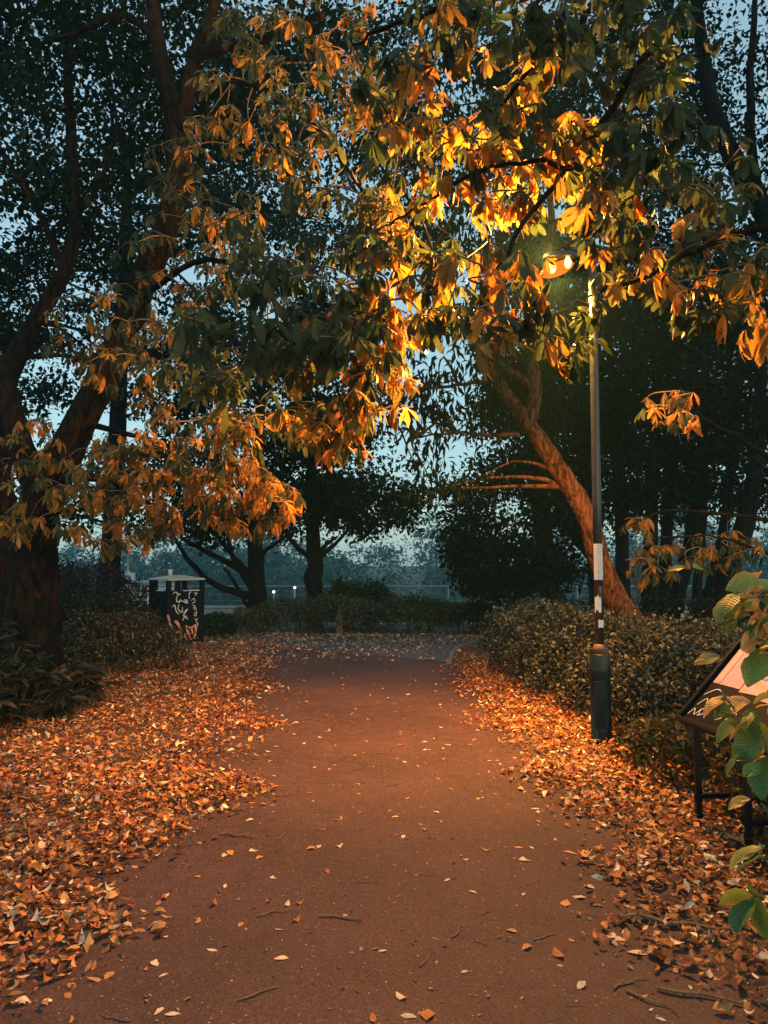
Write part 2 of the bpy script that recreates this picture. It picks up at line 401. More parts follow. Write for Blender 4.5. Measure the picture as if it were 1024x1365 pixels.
# ------------------------------------------------------------------ leaf templates and clouds
def euler_R(yaw, pitch, roll):
    cy, sy, cp, sp, cr, sr = np.cos(yaw), np.sin(yaw), np.cos(pitch), np.sin(pitch), np.cos(roll), np.sin(roll)
    R = np.empty((len(yaw), 3, 3), np.float32)
    R[:, 0, 0] = cy*cp; R[:, 0, 1] = cy*sp*sr-sy*cr; R[:, 0, 2] = cy*sp*cr+sy*sr
    R[:, 1, 0] = sy*cp; R[:, 1, 1] = sy*sp*sr+cy*cr; R[:, 1, 2] = sy*sp*cr-cy*sr
    R[:, 2, 0] = -sp;   R[:, 2, 1] = cp*sr;          R[:, 2, 2] = cp*cr
    return R
def cloud(name, temps, pos, R, size, cols, m, parent=None, kind='stuff', smooth=False):
    """temps: list of (verts, [tris],[quads], tint, uv); every instance picks one"""
    n = len(pos); pick = RS.randint(0, len(temps), n)
    AV, AF3, AF4, AC, AU = [], [], [], [], []; off = 0
    for ti, t in enumerate(temps):
        idx = np.where(pick == ti)[0]
        if not len(idx): continue
        v = np.asarray(t['v'], np.float32); k = len(v)
        W = np.einsum('nij,kj->nki', R[idx], v)*size[idx][:, None, None]+pos[idx][:, None, :]
        AV.append(W.reshape(-1, 3))
        tn = t.get('c', np.ones((k, 3), np.float32))
        AC.append((cols[idx][:, None, :]*tn[None]).reshape(-1, 3))
        AU.append(np.tile(t['uv'], (len(idx), 1)))
        base = off+np.arange(len(idx))[:, None, None]*k
        if len(t['f3']): AF3.append((np.asarray(t['f3'])[None]+base).reshape(-1, 3))
        if len(t['f4']): AF4.append((np.asarray(t['f4'])[None]+base).reshape(-1, 4))
        off += len(idx)*k
    fs = []
    if AF3: fs.append(np.concatenate(AF3))
    if AF4: fs.append(np.concatenate(AF4))
    me = np_mesh(name, np.concatenate(AV), fs, np.concatenate(AC), np.concatenate(AU), smooth)
    o = link(name, me, parent, m)
    if kind: o['kind'] = kind
    return o
def template_mesh(t, name, m, col):
    cols = np.asarray(t.get('c', np.ones((len(t['v']), 3))))*np.asarray(col)[None]
    fs = []
    if len(t['f3']): fs.append(np.asarray(t['f3']))
    if len(t['f4']): fs.append(np.asarray(t['f4']))
    me = np_mesh(name, t['v'], fs, cols, t['uv'], True)
    me.materials.append(m); return me
# small leaf: a folded diamond
def diamond(w=.5, fold=.12):
    return dict(v=np.array([(0, 0, 0), (.45, w/2, fold), (1, 0, -.08), (.45, -w/2, fold)], np.float32), f3=[(0, 2, 1), (0, 3, 2)], f4=[],
                uv=np.array([(.5, 0), (1, .5), (.5, 1), (0, .5)], np.float32))
T_SMALL = [diamond(.55, .1), diamond(.45, .18), diamond(.7, .05)]
T_NARROW = [diamond(.26, .05), diamond(.32, .08)]
# curled litter leaf
def litter_leaf(r, rows=4):
    v, uv, c = [], [], []
    cu, cv, tw = r.uniform(-1.8, 1.8), r.uniform(-1.1, 1.2), r.uniform(-.5, .5)
    W = r.uniform(.28, .68); prof = [.15, .95, .8, .08] if rows == 4 else [.2, 1.0, .1]
    for i in range(rows):
        t = i/(rows-1)
        for j in (-1, 0, 1):
            y = j*W/2*prof[i]*(1+r.uniform(-.25, .2)); x = t-.5+r.uniform(-.05, .05)
            z = cu*(y*y)*1.4+cv*((t-.5)**2)*.9+tw*y*(t-.5)*2+r.uniform(-.035, .035)
            v.append((x, y, z)); uv.append(((j+1)/2, t)); k = r.uniform(.8, 1.15); c.append((k, k, k*.95))
    f4 = [(i*3+j, i*3+j+1, i*3+j+4, i*3+j+3) for i in range(rows-1) for j in range(2)]
    v = np.array(v, np.float32); v[:, 2] -= v[:, 2].min()
    return dict(v=v, f3=[], f4=f4, uv=np.array(uv, np.float32), c=np.array(c, np.float32))
_r = random.Random(3)
T_LITTER = [litter_leaf(_r) for _ in range(18)]
T_LITFAR = [litter_leaf(_r, 3) for _ in range(12)]
# chestnut leaf: stalk and a hand of five to seven drooping leaflets
def chestnut(r, hi=True, wk=1.0):
    v, f3, f4, uv, c = [], [], [], [], []
    st = r.uniform(.35, .6)                      # stalk length; leaflet length is about 1
    b = len(v); w = .018
    for (x, z) in ((0, 0), (st*.5, .05), (st, .03)):
        for s in (-1, 1): v.append((x, s*w, z)); uv.append((.5, .1)); c.append((1.1, .9, .6))
    f4 += [(b, b+1, b+3, b+2), (b+2, b+3, b+5, b+4)]
    nl = r.choice((5, 6, 7, 7)); spread = math.radians(r.uniform(115, 140))
    droop0 = math.radians(r.uniform(18, 66)); bend = math.radians(r.uniform(15, 55))
    for k in range(nl):
        u = k/(nl-1)*2-1; az = u*spread+r.uniform(-.12, .12)
        L = (1.0-.42*abs(u)**1.5)*r.uniform(.85, 1.08); W = L*r.uniform(.29, .42)*wk
        p0 = droop0+r.uniform(-.25, .3); p1 = bend*r.uniform(.4, 1.4); tw = r.uniform(-.5, .5); fold = r.uniform(.1, .5)*r.choice((1, 1, -1))
        vs = (0, .18, .42, .66, .86, 1.0) if hi else (0, .62, 1.0)
        wd = (.06, .42, .82, 1.0, .62, .0) if hi else (.05, 1.0, .0)
        x = y = 0; rad, z = .02, 0.03; pv = 0; rows = []
        br = r.uniform(.75, 1.2); edge = r.uniform(.5, 1.0)
        for vv, ww in zip(vs, wd):
            pit = p0+p1*vv; d = (vv-pv)*L; pv = vv
            rad += d*math.cos(pit); z -= d*math.sin(pit)
            row = []
            half = ww*W/2
            for j in ((-1, 0, 1) if ww > 0 else (0,)):
                off = j*half*math.cos(fold)*(1+r.uniform(-.12, .12)); dz = abs(j)*half*math.sin(fold)*.9 + tw*j*half*vv + (r.uniform(-.03, .03) if hi and j else 0)
                X = st+rad*math.cos(az)-off*math.sin(az); Y = rad*math.sin(az)+off*math.cos(az)
                row.append(len(v)); v.append((X, Y, z+dz)); uv.append((.5+.5*j*max(ww, .01), vv))
                e = (abs(j)*.6+vv*.5)*edge
                c.append((br*(1+.35*e), br*(1-.05*e), br*(1-.25*e)))
            rows.append(row)
        for a, bb in zip(rows[:-1], rows[1:]):
            if len(a) == 3 and len(bb) == 3: f4 += [(a[0], a[1], bb[1], bb[0]), (a[1], a[2], bb[2], bb[1])]
            elif len(bb) == 1: f3 += [(a[0], a[1], bb[0]), (a[1], a[2], bb[0])]
    return dict(v=np.array(v, np.float32), f3=f3, f4=f4, uv=np.array(uv, np.float32), c=np.array(c, np.float32))
T_CH = [chestnut(_r, True, .86) for _ in range(12)]
T_CHN = [chestnut(_r, True, .72) for _ in range(12)]
T_CHLO = [chestnut(_r, False) for _ in range(12)]
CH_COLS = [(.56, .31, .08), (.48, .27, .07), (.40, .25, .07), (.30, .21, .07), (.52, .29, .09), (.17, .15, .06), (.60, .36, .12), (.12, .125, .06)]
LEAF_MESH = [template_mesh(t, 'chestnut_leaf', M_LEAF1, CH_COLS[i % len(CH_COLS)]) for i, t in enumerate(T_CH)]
GREENS = [(.085, .13, .085), (.055, .10, .07), (.04, .08, .065)]  # green leaves, also dark stand-ins for leaf faces the lamp leaves unlit
LEAF_GREEN = [template_mesh(t, 'chestnut_leaf_green', M_LEAF1, GREENS[i % 3]) for i, t in enumerate(T_CH)]

NARROW_MESH = [template_mesh(t, 'chestnut_leaf_narrow', M_LEAF1, CH_COLS[i % len(CH_COLS)]) for i, t in enumerate(T_CHN)]
NARROW_GREEN = [template_mesh(t, 'chestnut_leaf_narrow_green', M_LEAF1, GREENS[i % 3]) for i, t in enumerate(T_CHN)]
def lerp_cols(n, a, b, jit=.25, pw=1.0):
    t = RS.rand(n, 1)**pw; k = 1+RS.uniform(-jit, jit, (n, 1))
    return ((np.array(a)[None]*(1-t)+np.array(b)[None]*t)*k).astype(np.float32)

# ------------------------------------------------------------------ trees
def branch_from(mb_name, parent, ctrl, rad, m, seg=8, rough=.1, sub=5, jit=.0, seed=0):
    p, r = spline(ctrl, rad, sub, jit, seed)
    return MB().tube(p, r, seg, rough, seed=seed).build(mb_name, m, parent, smooth=True)
def clump_points(centers, n, spread, flat=.6):
    c = centers[RS.randint(0, len(centers), n)]
    k = RS.normal(0, 1, (n, 3))*spread*np.array([1, 1, flat])
    return c+k
def ellipsoid_pts(c, rad, n, shell=.5):
    d = RS.normal(0, 1, (n, 3)); d /= np.linalg.norm(d, axis=1)[:, None]
    r = RS.uniform(shell, 1.0, (n, 1))**.6
    return np.array(c)[None]+d*r*np.array(rad)[None]
def rand_R(n, droop=.5, pj=.6):
    return euler_R(RS.uniform(0, 6.283, n), RS.normal(droop, pj, n), RS.normal(0, .7, n))
def tree(name, label, cat, trunk, trad, limbs=(), crowns=(), leaf=.08, cols=((.01, .018, .008), (.03, .042, .018)), m=None, temps=None,
         spread=.35, flat=.6, group=None, seg=12, rough=.08, lm=None, nlimb=6, droop=.5, limb_m=None):
    """trunk: world points; limbs: list of (points, radii); crowns: (centre, radii, clumps, leaves)"""
    m = m or M_BARKD
    t = thing(name, label, cat, (trunk[0][0], trunk[0][1], max(trunk[0][2], -20)), group=group)
    branch_from('trunk', t, trunk, trad, m, seg, rough, 6, .006, seed=len(label)*7+int(abs(trunk[0][0])*100) % 97)
    for i, (pts, rr) in enumerate(limbs):
        branch_from('branch', t, pts, rr, limb_m or m, 8, .08, 6, .008, seed=i)
    allc = []; leaves = []
    for (c, rad, ncl, nl) in crowns:
        cc = ellipsoid_pts(c, rad, ncl); allc.append(cc)
        leaves.append(clump_points(cc, int(nl*.70), spread*.78, flat))
        # boughs that carry the clumps
        src = [Vector(p) for p in spline(trunk, 1, 6)[0]]
        for pts, _ in limbs: src += [Vector(p) for p in pts]
        order = RS.permutation(len(cc))[:nlimb]
        for k in order:
            e = Vector(cc[k]); s = min(src, key=lambda q: (q-e).length+max(0, q.z-e.z)*1.5)
            mid = (s+e)*.5+Vector((rnd.uniform(-.2, .2), rnd.uniform(-.2, .2), rnd.uniform(.0, .35)))
            L = (e-s).length
            branch_from('branch', t, [s, mid, e], [min(.02+L*.014, trad[-1]*.9), .012+L*.006, .006], limb_m or m, 6, .0, 4, .01, seed=int(k))
    if leaves:
        pos = np.concatenate(leaves).astype(np.float32); n = len(pos)
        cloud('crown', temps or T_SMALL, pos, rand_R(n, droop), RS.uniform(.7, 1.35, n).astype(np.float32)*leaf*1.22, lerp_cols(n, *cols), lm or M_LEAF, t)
    return t

LAMP = P(746, 353, 6.6)
def project(p):
    d = Vector(p)-Vector((0, 0, CAM_Z)); f = d.y*_c+d.z*_s; u = -d.y*_s+d.z*_c
    return 512+d.x/f*F, 682.5-u/f*F, f
def sprays(t, regions, boughs, n_part=300, size=(.16, .23), narrow=False):
    MO, MG = (NARROW_MESH, NARROW_GREEN) if narrow else (LEAF_MESH, LEAF_GREEN)
    """chestnut foliage: clusters of hand-shaped leaves on twigs that spring from the boughs"""
    src = []
    for b in boughs: src += [Vector(p) for p in spline(b, 1, 6)[0]]
    L = []; tw = MB(); k = 0; cl = []; cd = []
    for (px, py, rx, ry, d0, d1, ncl, pal) in regions:
        for i in range(ncl):
            a = rnd.uniform(0, 6.283); q = math.sqrt(rnd.random())
            x, y, d = px+rx*q*math.cos(a), py+ry*q*math.sin(a), rnd.uniform(d0, d1)
            c = P(x, y, d)
            if (c-LAMP).length < 1.0: continue
            cl.append(c)
            cd.append((px, pal))
    src0 = list(src)
    order = sorted(range(len(cl)), key=lambda i: min((z-cl[i]).length for z in src0))
    for i in order:
        c = cl[i]; pal = cd[i][1]
        if True:
            s = min(src, key=lambda z: (z-c).length+max(0, c.z-z.z)*.8); src.append(c)
            mid = (s+c)*.5+Vector((rnd.gauss(0, .05), rnd.gauss(0, .05), .12*(c-s).length))
            if min((s-LAMP).length, (mid-LAMP).length) < .85: continue
            p, r = spline([s, mid, c], [.009, .007, .004], 3); tw.tube(p, r, 4, caps=False); k += 1
            n = rnd.choice((2, 3, 3, 4)); y0 = rnd.uniform(0, 6.28)
            for j in range(n):
                yaw = y0+j*6.283/n+rnd.uniform(-.5, .5); pit = rnd.gauss(.35, .35); sz = rnd.uniform(*size)
                hand = c+Vector((math.cos(yaw), math.sin(yaw), -pit))*sz*.9
                hx, hy, _d = project(hand)
                if math.hypot(hx-746, hy-345) < 33 and hand.y < 6.75: continue
                if (hand-LAMP).length < (1.0 if hand.z < LAMP.z+.05 else .7): continue
                L.append((c, yaw, pit, rnd.gauss(0, .35), sz, pal, sz/_d if (-60 < hx < 1084 and -60 < hy < 1400) else sz/_d*.01))
    if k: tag(tw.build('twigs', M_TWIG, t, True), kind='stuff')
    L.sort(key=lambda a: -a[6])
    inv = parent_inv(t)
    for (c, yaw, pit, rol, sz, pal, _w) in L[:n_part]:
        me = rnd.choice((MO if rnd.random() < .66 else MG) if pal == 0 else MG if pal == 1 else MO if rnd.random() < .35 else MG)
        o = bpy.data.objects.new('leaf', me); COL.objects.link(o); o.parent = t; o.matrix_parent_inverse = inv
        o.location = c; o.rotation_euler = (rol, pit, yaw); o.scale = (sz, sz, sz*rnd.uniform(.8, 1.3))
    rest = L[n_part:]
    if rest:
        pos = np.array([tuple(a[0]) for a in rest], np.float32)
        R = euler_R(np.array([a[1] for a in rest]), np.array([a[2] for a in rest]), np.array([a[3] for a in rest]))
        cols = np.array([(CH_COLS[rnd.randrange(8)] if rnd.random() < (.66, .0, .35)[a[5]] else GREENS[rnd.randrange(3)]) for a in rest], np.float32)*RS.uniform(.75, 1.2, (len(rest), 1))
        cloud('foliage', T_CHN if narrow else T_CH, pos, R, np.array([a[4] for a in rest], np.float32), cols, M_LEAFV, t)
    print('sprays', t.name, len(L))

# --- the big chestnut on the left
D = 10.0
tr = [P(40, 925, D), P(42, 860, D), P(45, 780, D), P(48, 720, D), P(58, 655, D), P(100, 580, D), P(150, 470, D), P(182, 400, D), P(222, 300, D), P(238, 215, D), P(233, 150, D)]
trad = [.50, .37, .315, .295, .27, .21, .19, .18, .175, .17, .14]
ct = thing('chestnut_tree', 'large left chestnut with leaning forked trunk lit orange, leaves drooping beside the bin', 'tree', (tr[0].x, tr[0].y, 0))
branch_from('trunk', ct, tr, trad, M_BARK, 24, .11, 8, .012, 4)
lb = [([P(233, 150, D), P(212, 70, D), P(200, -40, D), P(190, -160, D)], [.15, .11, .09, .06]),
      ([P(237, 190, D), P(262, 70, D-.2), P(285, 10, D-.4), P(310, -80, D-.5)], [.11, .10, .08, .05]),
      ([P(258, 75, D-.2), P(300, 62, 9.3), P(350, 52, 8.6), P(430, 20, 7.6)], [.10, .075, .06, .04]),
      ([P(215, 60, D), P(165, 20, D), P(110, 40, D), P(50, 60, 10.5)], [.07, .05, .04, .02]),
      ([P(56, 660, D), P(30, 600, 10.1), P(8, 520, 10.2), P(-30, 430, 10.3), P(-60, 300, 10.4)], [.22, .17, .14, .11, .08])]
for i, (p, r) in enumerate(lb): branch_from('branch', ct, p, r, M_BARK, 10, .08, 6, .006, i)
bo = [[P(240, 180, D), P(310, 110, 8.6), P(400, 150, 7.2), P(470, 235, 6.3), P(500, 290, 6)],
      [P(185, 400, D), P(260, 350, 8.2), P(350, 365, 6.4), P(450, 420, 5.6), P(530, 520, 5.5)],
      [P(110, 565, D), P(180, 580, 9.3), P(280, 612, 8.7), P(380, 645, 8.2)],
      [P(70, 650, D), P(115, 632, 9.2), P(180, 660, 8.6), P(230, 690, 8.4)],
      [P(150, 470, D), P(190, 470, 9.3), P(280, 490, 8.2), P(350, 540, 7.3)],
      [P(50, 640, D), P(25, 590, 9.3), P(10, 640, 8.6)]]
for i, b in enumerate(bo): branch_from('branch', ct, b, [.05, .032, .024, .016, .010][:len(b)], M_BARK, 7, .0, 5, .012, 20+i)
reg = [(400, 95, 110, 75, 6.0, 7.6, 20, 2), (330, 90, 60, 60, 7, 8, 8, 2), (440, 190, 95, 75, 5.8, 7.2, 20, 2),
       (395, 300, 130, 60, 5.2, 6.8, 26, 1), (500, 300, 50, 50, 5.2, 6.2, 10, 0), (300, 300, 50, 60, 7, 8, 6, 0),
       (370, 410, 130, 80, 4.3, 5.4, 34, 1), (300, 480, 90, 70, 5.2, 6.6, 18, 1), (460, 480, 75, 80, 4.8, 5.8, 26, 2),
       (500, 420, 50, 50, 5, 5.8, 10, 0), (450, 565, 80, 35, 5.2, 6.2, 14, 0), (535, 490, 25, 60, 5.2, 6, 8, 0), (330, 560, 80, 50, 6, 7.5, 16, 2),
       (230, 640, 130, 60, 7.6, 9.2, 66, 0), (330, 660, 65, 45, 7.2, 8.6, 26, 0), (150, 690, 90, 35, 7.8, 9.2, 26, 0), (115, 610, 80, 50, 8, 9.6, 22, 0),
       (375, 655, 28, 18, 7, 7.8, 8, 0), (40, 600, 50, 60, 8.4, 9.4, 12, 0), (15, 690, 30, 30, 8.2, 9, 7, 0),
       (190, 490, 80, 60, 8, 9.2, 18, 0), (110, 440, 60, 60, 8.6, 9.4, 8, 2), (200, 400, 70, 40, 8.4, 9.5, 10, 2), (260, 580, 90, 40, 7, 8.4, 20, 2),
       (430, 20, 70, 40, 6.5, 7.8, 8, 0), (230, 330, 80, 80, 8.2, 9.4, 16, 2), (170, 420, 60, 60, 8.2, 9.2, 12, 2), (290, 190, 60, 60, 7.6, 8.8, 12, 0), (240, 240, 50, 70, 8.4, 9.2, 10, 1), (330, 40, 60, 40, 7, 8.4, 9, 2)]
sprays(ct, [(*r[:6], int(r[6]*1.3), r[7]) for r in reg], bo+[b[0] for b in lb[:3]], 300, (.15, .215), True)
# its own high dark crown of far leaves
cc = np.concatenate([ellipsoid_pts(P(240, -60, 11.5), (4.2, 3.2, 3.4), 150, .3), ellipsoid_pts(P(60, 150, 11.5), (3.0, 2.2, 2.2), 60, .3)])
cc = cc[cc[:, 1] > 8.6]
pos = clump_points(cc, 17000, .30, .55).astype(np.float32); n = len(pos)
cloud('crown', T_SMALL, pos, rand_R(n, .6), RS.uniform(.09, .17, n).astype(np.float32), lerp_cols(n, (.009, .018, .010), (.028, .042, .018)), M_LEAF, ct)

# --- the chestnut whose boughs reach over the path from the right, trunk outside the picture
T0 = Vector((4.6, 3.2, 0))
ov = thing('chestnut_tree', 'chestnut whose big drooping orange leaves hang over the path around the lamp', 'tree', T0)
branch_from('trunk', ov, [T0, T0+Vector((-.05, .05, 1.5)), T0+Vector((-.1, .1, 3.5)), T0+Vector((-.3, .2, 6)), T0+Vector((-.4, .1, 9))], [.42, .33, .28, .22, .12], M_BARK, 16, .06, 6, .004, 9)
ob = [[T0+Vector((-.2, .15, 4.9)), Vector((3.1, 3.9, 5.5)), Vector((1.6, 4.3, 5.3)), P(560, 20, 4.4), P(470, 60, 4.8)],
      [T0+Vector((-.2, .1, 5.2)), Vector((2.5, 4.4, 5.6)), P(840, 110, 4.75), P(700, 300, 4.6), P(640, 410, 4.0)],
      [T0+Vector((-.1, .1, 3.0)), Vector((3.5, 4.3, 3.7)), P(1000, 310, 5.0), P(900, 350, 5.0), P(800, 390, 4.8)],
      [P(760, 225, 4.65), P(680, 215, 4.9), P(600, 250, 5.1), P(520, 300, 5.2)],
      [T0+Vector((-.2, .15, 5.8)), Vector((3.0, 3.9, 6.0)), P(880, -70, 4.3), P(750, 50, 4.3), P(660, 150, 4.3)]]
for i, b in enumerate(ob): branch_from('branch', ov, b, [.06, .034, .024, .016, .01] if len(b) == 5 else [.018, .015, .012, .008], M_BARK, 8, .05, 6, .012, 40+i)
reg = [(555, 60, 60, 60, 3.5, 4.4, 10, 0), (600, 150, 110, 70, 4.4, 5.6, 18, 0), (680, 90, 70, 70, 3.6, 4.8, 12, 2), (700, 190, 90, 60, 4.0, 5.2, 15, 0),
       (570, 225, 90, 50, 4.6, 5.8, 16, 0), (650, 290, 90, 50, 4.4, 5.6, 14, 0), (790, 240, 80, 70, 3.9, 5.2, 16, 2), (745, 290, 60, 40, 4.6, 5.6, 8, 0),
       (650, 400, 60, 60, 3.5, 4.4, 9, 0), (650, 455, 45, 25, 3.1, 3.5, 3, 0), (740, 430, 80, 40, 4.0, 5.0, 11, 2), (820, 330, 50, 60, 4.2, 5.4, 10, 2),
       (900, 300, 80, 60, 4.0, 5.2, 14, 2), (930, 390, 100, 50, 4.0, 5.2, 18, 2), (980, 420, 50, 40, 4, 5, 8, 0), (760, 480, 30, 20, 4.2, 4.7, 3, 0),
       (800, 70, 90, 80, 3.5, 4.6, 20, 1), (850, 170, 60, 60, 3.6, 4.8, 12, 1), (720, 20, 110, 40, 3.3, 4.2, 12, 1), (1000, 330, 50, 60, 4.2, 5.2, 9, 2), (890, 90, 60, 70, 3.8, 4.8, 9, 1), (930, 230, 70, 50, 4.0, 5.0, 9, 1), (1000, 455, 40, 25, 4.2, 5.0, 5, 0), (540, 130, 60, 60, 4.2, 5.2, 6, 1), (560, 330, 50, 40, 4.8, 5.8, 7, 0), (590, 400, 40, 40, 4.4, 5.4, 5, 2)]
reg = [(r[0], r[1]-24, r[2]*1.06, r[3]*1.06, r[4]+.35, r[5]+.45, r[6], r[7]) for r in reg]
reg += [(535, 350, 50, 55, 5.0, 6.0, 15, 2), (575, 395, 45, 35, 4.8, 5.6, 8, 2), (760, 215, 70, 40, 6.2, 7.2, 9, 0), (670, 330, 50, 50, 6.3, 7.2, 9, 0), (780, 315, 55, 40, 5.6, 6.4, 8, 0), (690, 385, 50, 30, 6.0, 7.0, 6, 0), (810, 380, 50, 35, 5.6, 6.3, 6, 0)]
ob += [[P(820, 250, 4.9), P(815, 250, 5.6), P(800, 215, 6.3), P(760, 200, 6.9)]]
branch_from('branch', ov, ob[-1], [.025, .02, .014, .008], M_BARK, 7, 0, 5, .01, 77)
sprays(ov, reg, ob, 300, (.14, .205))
cc = ellipsoid_pts((3.4, 2.6, 7.4), (3.2, 2.6, 1.9), 120, .2)
pos = clump_points(cc, 420, .35).astype(np.float32); n = len(pos)
cloud('crown', T_CHLO, pos, rand_R(n, .4, .4), RS.uniform(.17, .24, n).astype(np.float32), np.array(CH_COLS, np.float32)[RS.randint(0, 8, n)], M_LEAFV, ov)

# --- second trunk at the left margin
D = 11.5
tree('sycamore_tree', 'dark tree at the left margin behind the big chestnut, thick trunk bent to the right', 'tree',
     [P(8, 900, D), P(6, 800, D), P(8, 720, D), P(-6, 620, D), P(2, 520, D), P(40, 440, D), P(85, 365, D), P(100, 300, D), P(96, 200, D), P(90, 80, D), P(80, -80, D)],
     [.34, .28, .25, .23, .20, .13, .11, .095, .085, .07, .05],
     [([P(85, 365, D), P(60, 300, D), P(20, 230, D), P(-30, 150, D)], [.06, .05, .04, .02]), ([P(98, 290, D), P(130, 250, D), P(150, 180, D), P(140, 90, D)], [.05, .045, .035, .02])],
     [(P(40, 180, 12.5), (3.2, 1.8, 3.2), 90, 13000), (P(60, 470, 13.5), (2.0, 1.2, 1.6), 30, 3500)], leaf=.09, m=M_BARK, spread=.36)

# --- leaning tree behind the lamp
D = 10.0
tree('leaning_tree', 'tree behind the lamp post with a reddish bare trunk leaning left over the hedge', 'tree',
     [P(885, 905, D), P(855, 850, D), P(818, 792, D), P(796, 735, D), P(783, 690, D), P(748, 630, D), P(720, 588, D), P(695, 550, D)],
     [.25, .19, .155, .145, .138, .13, .118, .10],
     [([P(697, 553, D), P(668, 515, D), P(648, 480, D), P(610, 420, D), P(575, 340, D)], [.11, .085, .07, .05, .02]),
      ([P(705, 565, D), P(714, 520, D), P(711, 470, D), P(722, 400, D), P(735, 300, D), P(730, 180, D)], [.10, .09, .08, .065, .05, .02]),
      ([P(711, 515, D), P(690, 500, D), P(665, 482, D), P(640, 455, D), P(560, 440, D)], [.06, .05, .04, .03, .015]),
      ([P(690, 578, D), P(660, 580, D), P(610, 577, D), P(555, 582, D)], [.035, .028, .02, .01]),
      ([P(650, 508, D), P(610, 512, D), P(560, 520, D), P(520, 515, D)], [.03, .024, .018, .008])],
     [(P(590, 470, 10.2), (1.0, 1.0, .9), 24, 1300), (P(570, 560, 10.2), (.8, .8, .7), 14, 600), (P(600, 620, 10.4), (.6, .6, .5), 8, 330), (P(720, 420, 10.6), (1.0, 1.0, 1.3), 34, 3800), (P(690, 520, 10.8), (.8, .8, .6), 16, 1600), (P(640, 220, 10.6), (1.8, 1.4, 1.8), 60, 5200)],
     leaf=.13, m=M_BARKR,  temps=T_NARROW, cols=((.012, .022, .014), (.03, .045, .02)), droop=1.0, spread=.25)

# --- dark evergreen in the middle and the row of trees on the right
D = 17.0
tree('evergreen_tree', 'dense dark evergreen tree between the leaning trunk and the far gap of sky', 'tree',
     [P(738, 846, D), P(735, 800, D), P(728, 740, D), P(715, 640, D), P(705, 540, D), P(700, 440, D)], [.3, .24, .22, .18, .14, .06], [],
     [(P(690, 700, D), (1.75, 1.6, 1.7), 110, 15000), (P(655, 760, D-.6), (1.0, 1.0, .75), 36, 4500), (P(742, 560, D+.4), (1.8, 1.6, 2.0), 85, 10500), (P(790, 620, D+1), (1.6, 1.5, 1.8), 60, 7000)],
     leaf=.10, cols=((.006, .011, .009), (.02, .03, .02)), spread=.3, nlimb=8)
rows = [(812, 806, 760, 735, 17.5, .15, 'thin dark tree leaning just behind the lamp post'),
        (832, 830, 828, 820, 18.5, .17, 'straight dark tree beside the leaning red trunk, beyond the hedge'),
        (866, 866, 868, 872, 19.5, .20, 'dark upright tree beyond the hedge beside the small dark sign'),
        (884, 886, 890, 896, 21.0, .18, 'slim dark tree close beside a thicker trunk beyond the hedge'),
        (900, 910, 925, 935, 20.0, .20, 'dark tree leaning right in the middle of the trunk row'),
        (929, 931, 936, 940, 21.5, .13, 'thinnest upright dark trunk in the row beyond the hedge'),
        (940, 952, 966, 975, 20.5, .16, 'slender dark tree leaning right next to the thickest leaning trunk'),
        (958, 970, 992, 1010, 18.5, .26, 'thickest dark tree leaning right at the end of the trunk row')]
for i, (x0, x1, x2, x3, d, r, lab) in enumerate(rows):
    tp = [P(x0, 752+1600/d, d), P(x0, 810, d), P(x1, 765, d), P(x2, 700, d), P(x3, 600, d), P(x3+rnd.uniform(-15, 15), 430, d)]
    cx = x3+rnd.uniform(-15, 25)
    tree('woodland_tree', lab, 'tree', tp, [r*1.3, r*1.1, r, r*.9, r*.7, r*.35], [],
         [(P(cx, 600, d), (1.9, 1.7, 1.7), 46, 3300), (P(cx+rnd.uniform(-30, 30), 440, d), (2.2, 2.0, 2.6), 60, 4300)],
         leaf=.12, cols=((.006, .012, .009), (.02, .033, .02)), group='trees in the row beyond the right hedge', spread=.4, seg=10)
D = 14.0
tree('lime_tree', 'tall dark tree filling the top right corner behind the overhanging chestnut leaves', 'tree',
     [P(1130, 865, D), P(1115, 700, D), P(1080, 500, D), P(1040, 330, D), P(960, 170, D), P(930, 20, D), P(920, -150, D)], [.4, .33, .28, .22, .16, .11, .06],
     [([P(1040, 330, D), P(1010, 260, D), P(1000, 120, D), P(1010, -40, D)], [.14, .11, .08, .04])],
     [(P(960, 100, D), (2.9, 2.2, 2.7), 110, 14000), (P(1000, 400, D+1), (2.2, 1.8, 1.8), 46, 4200), (P(830, 120, D+2), (2.4, 1.6, 2.8), 60, 7500)],
     leaf=.10, cols=((.008, .016, .011), (.024, .04, .022)), spread=.4)
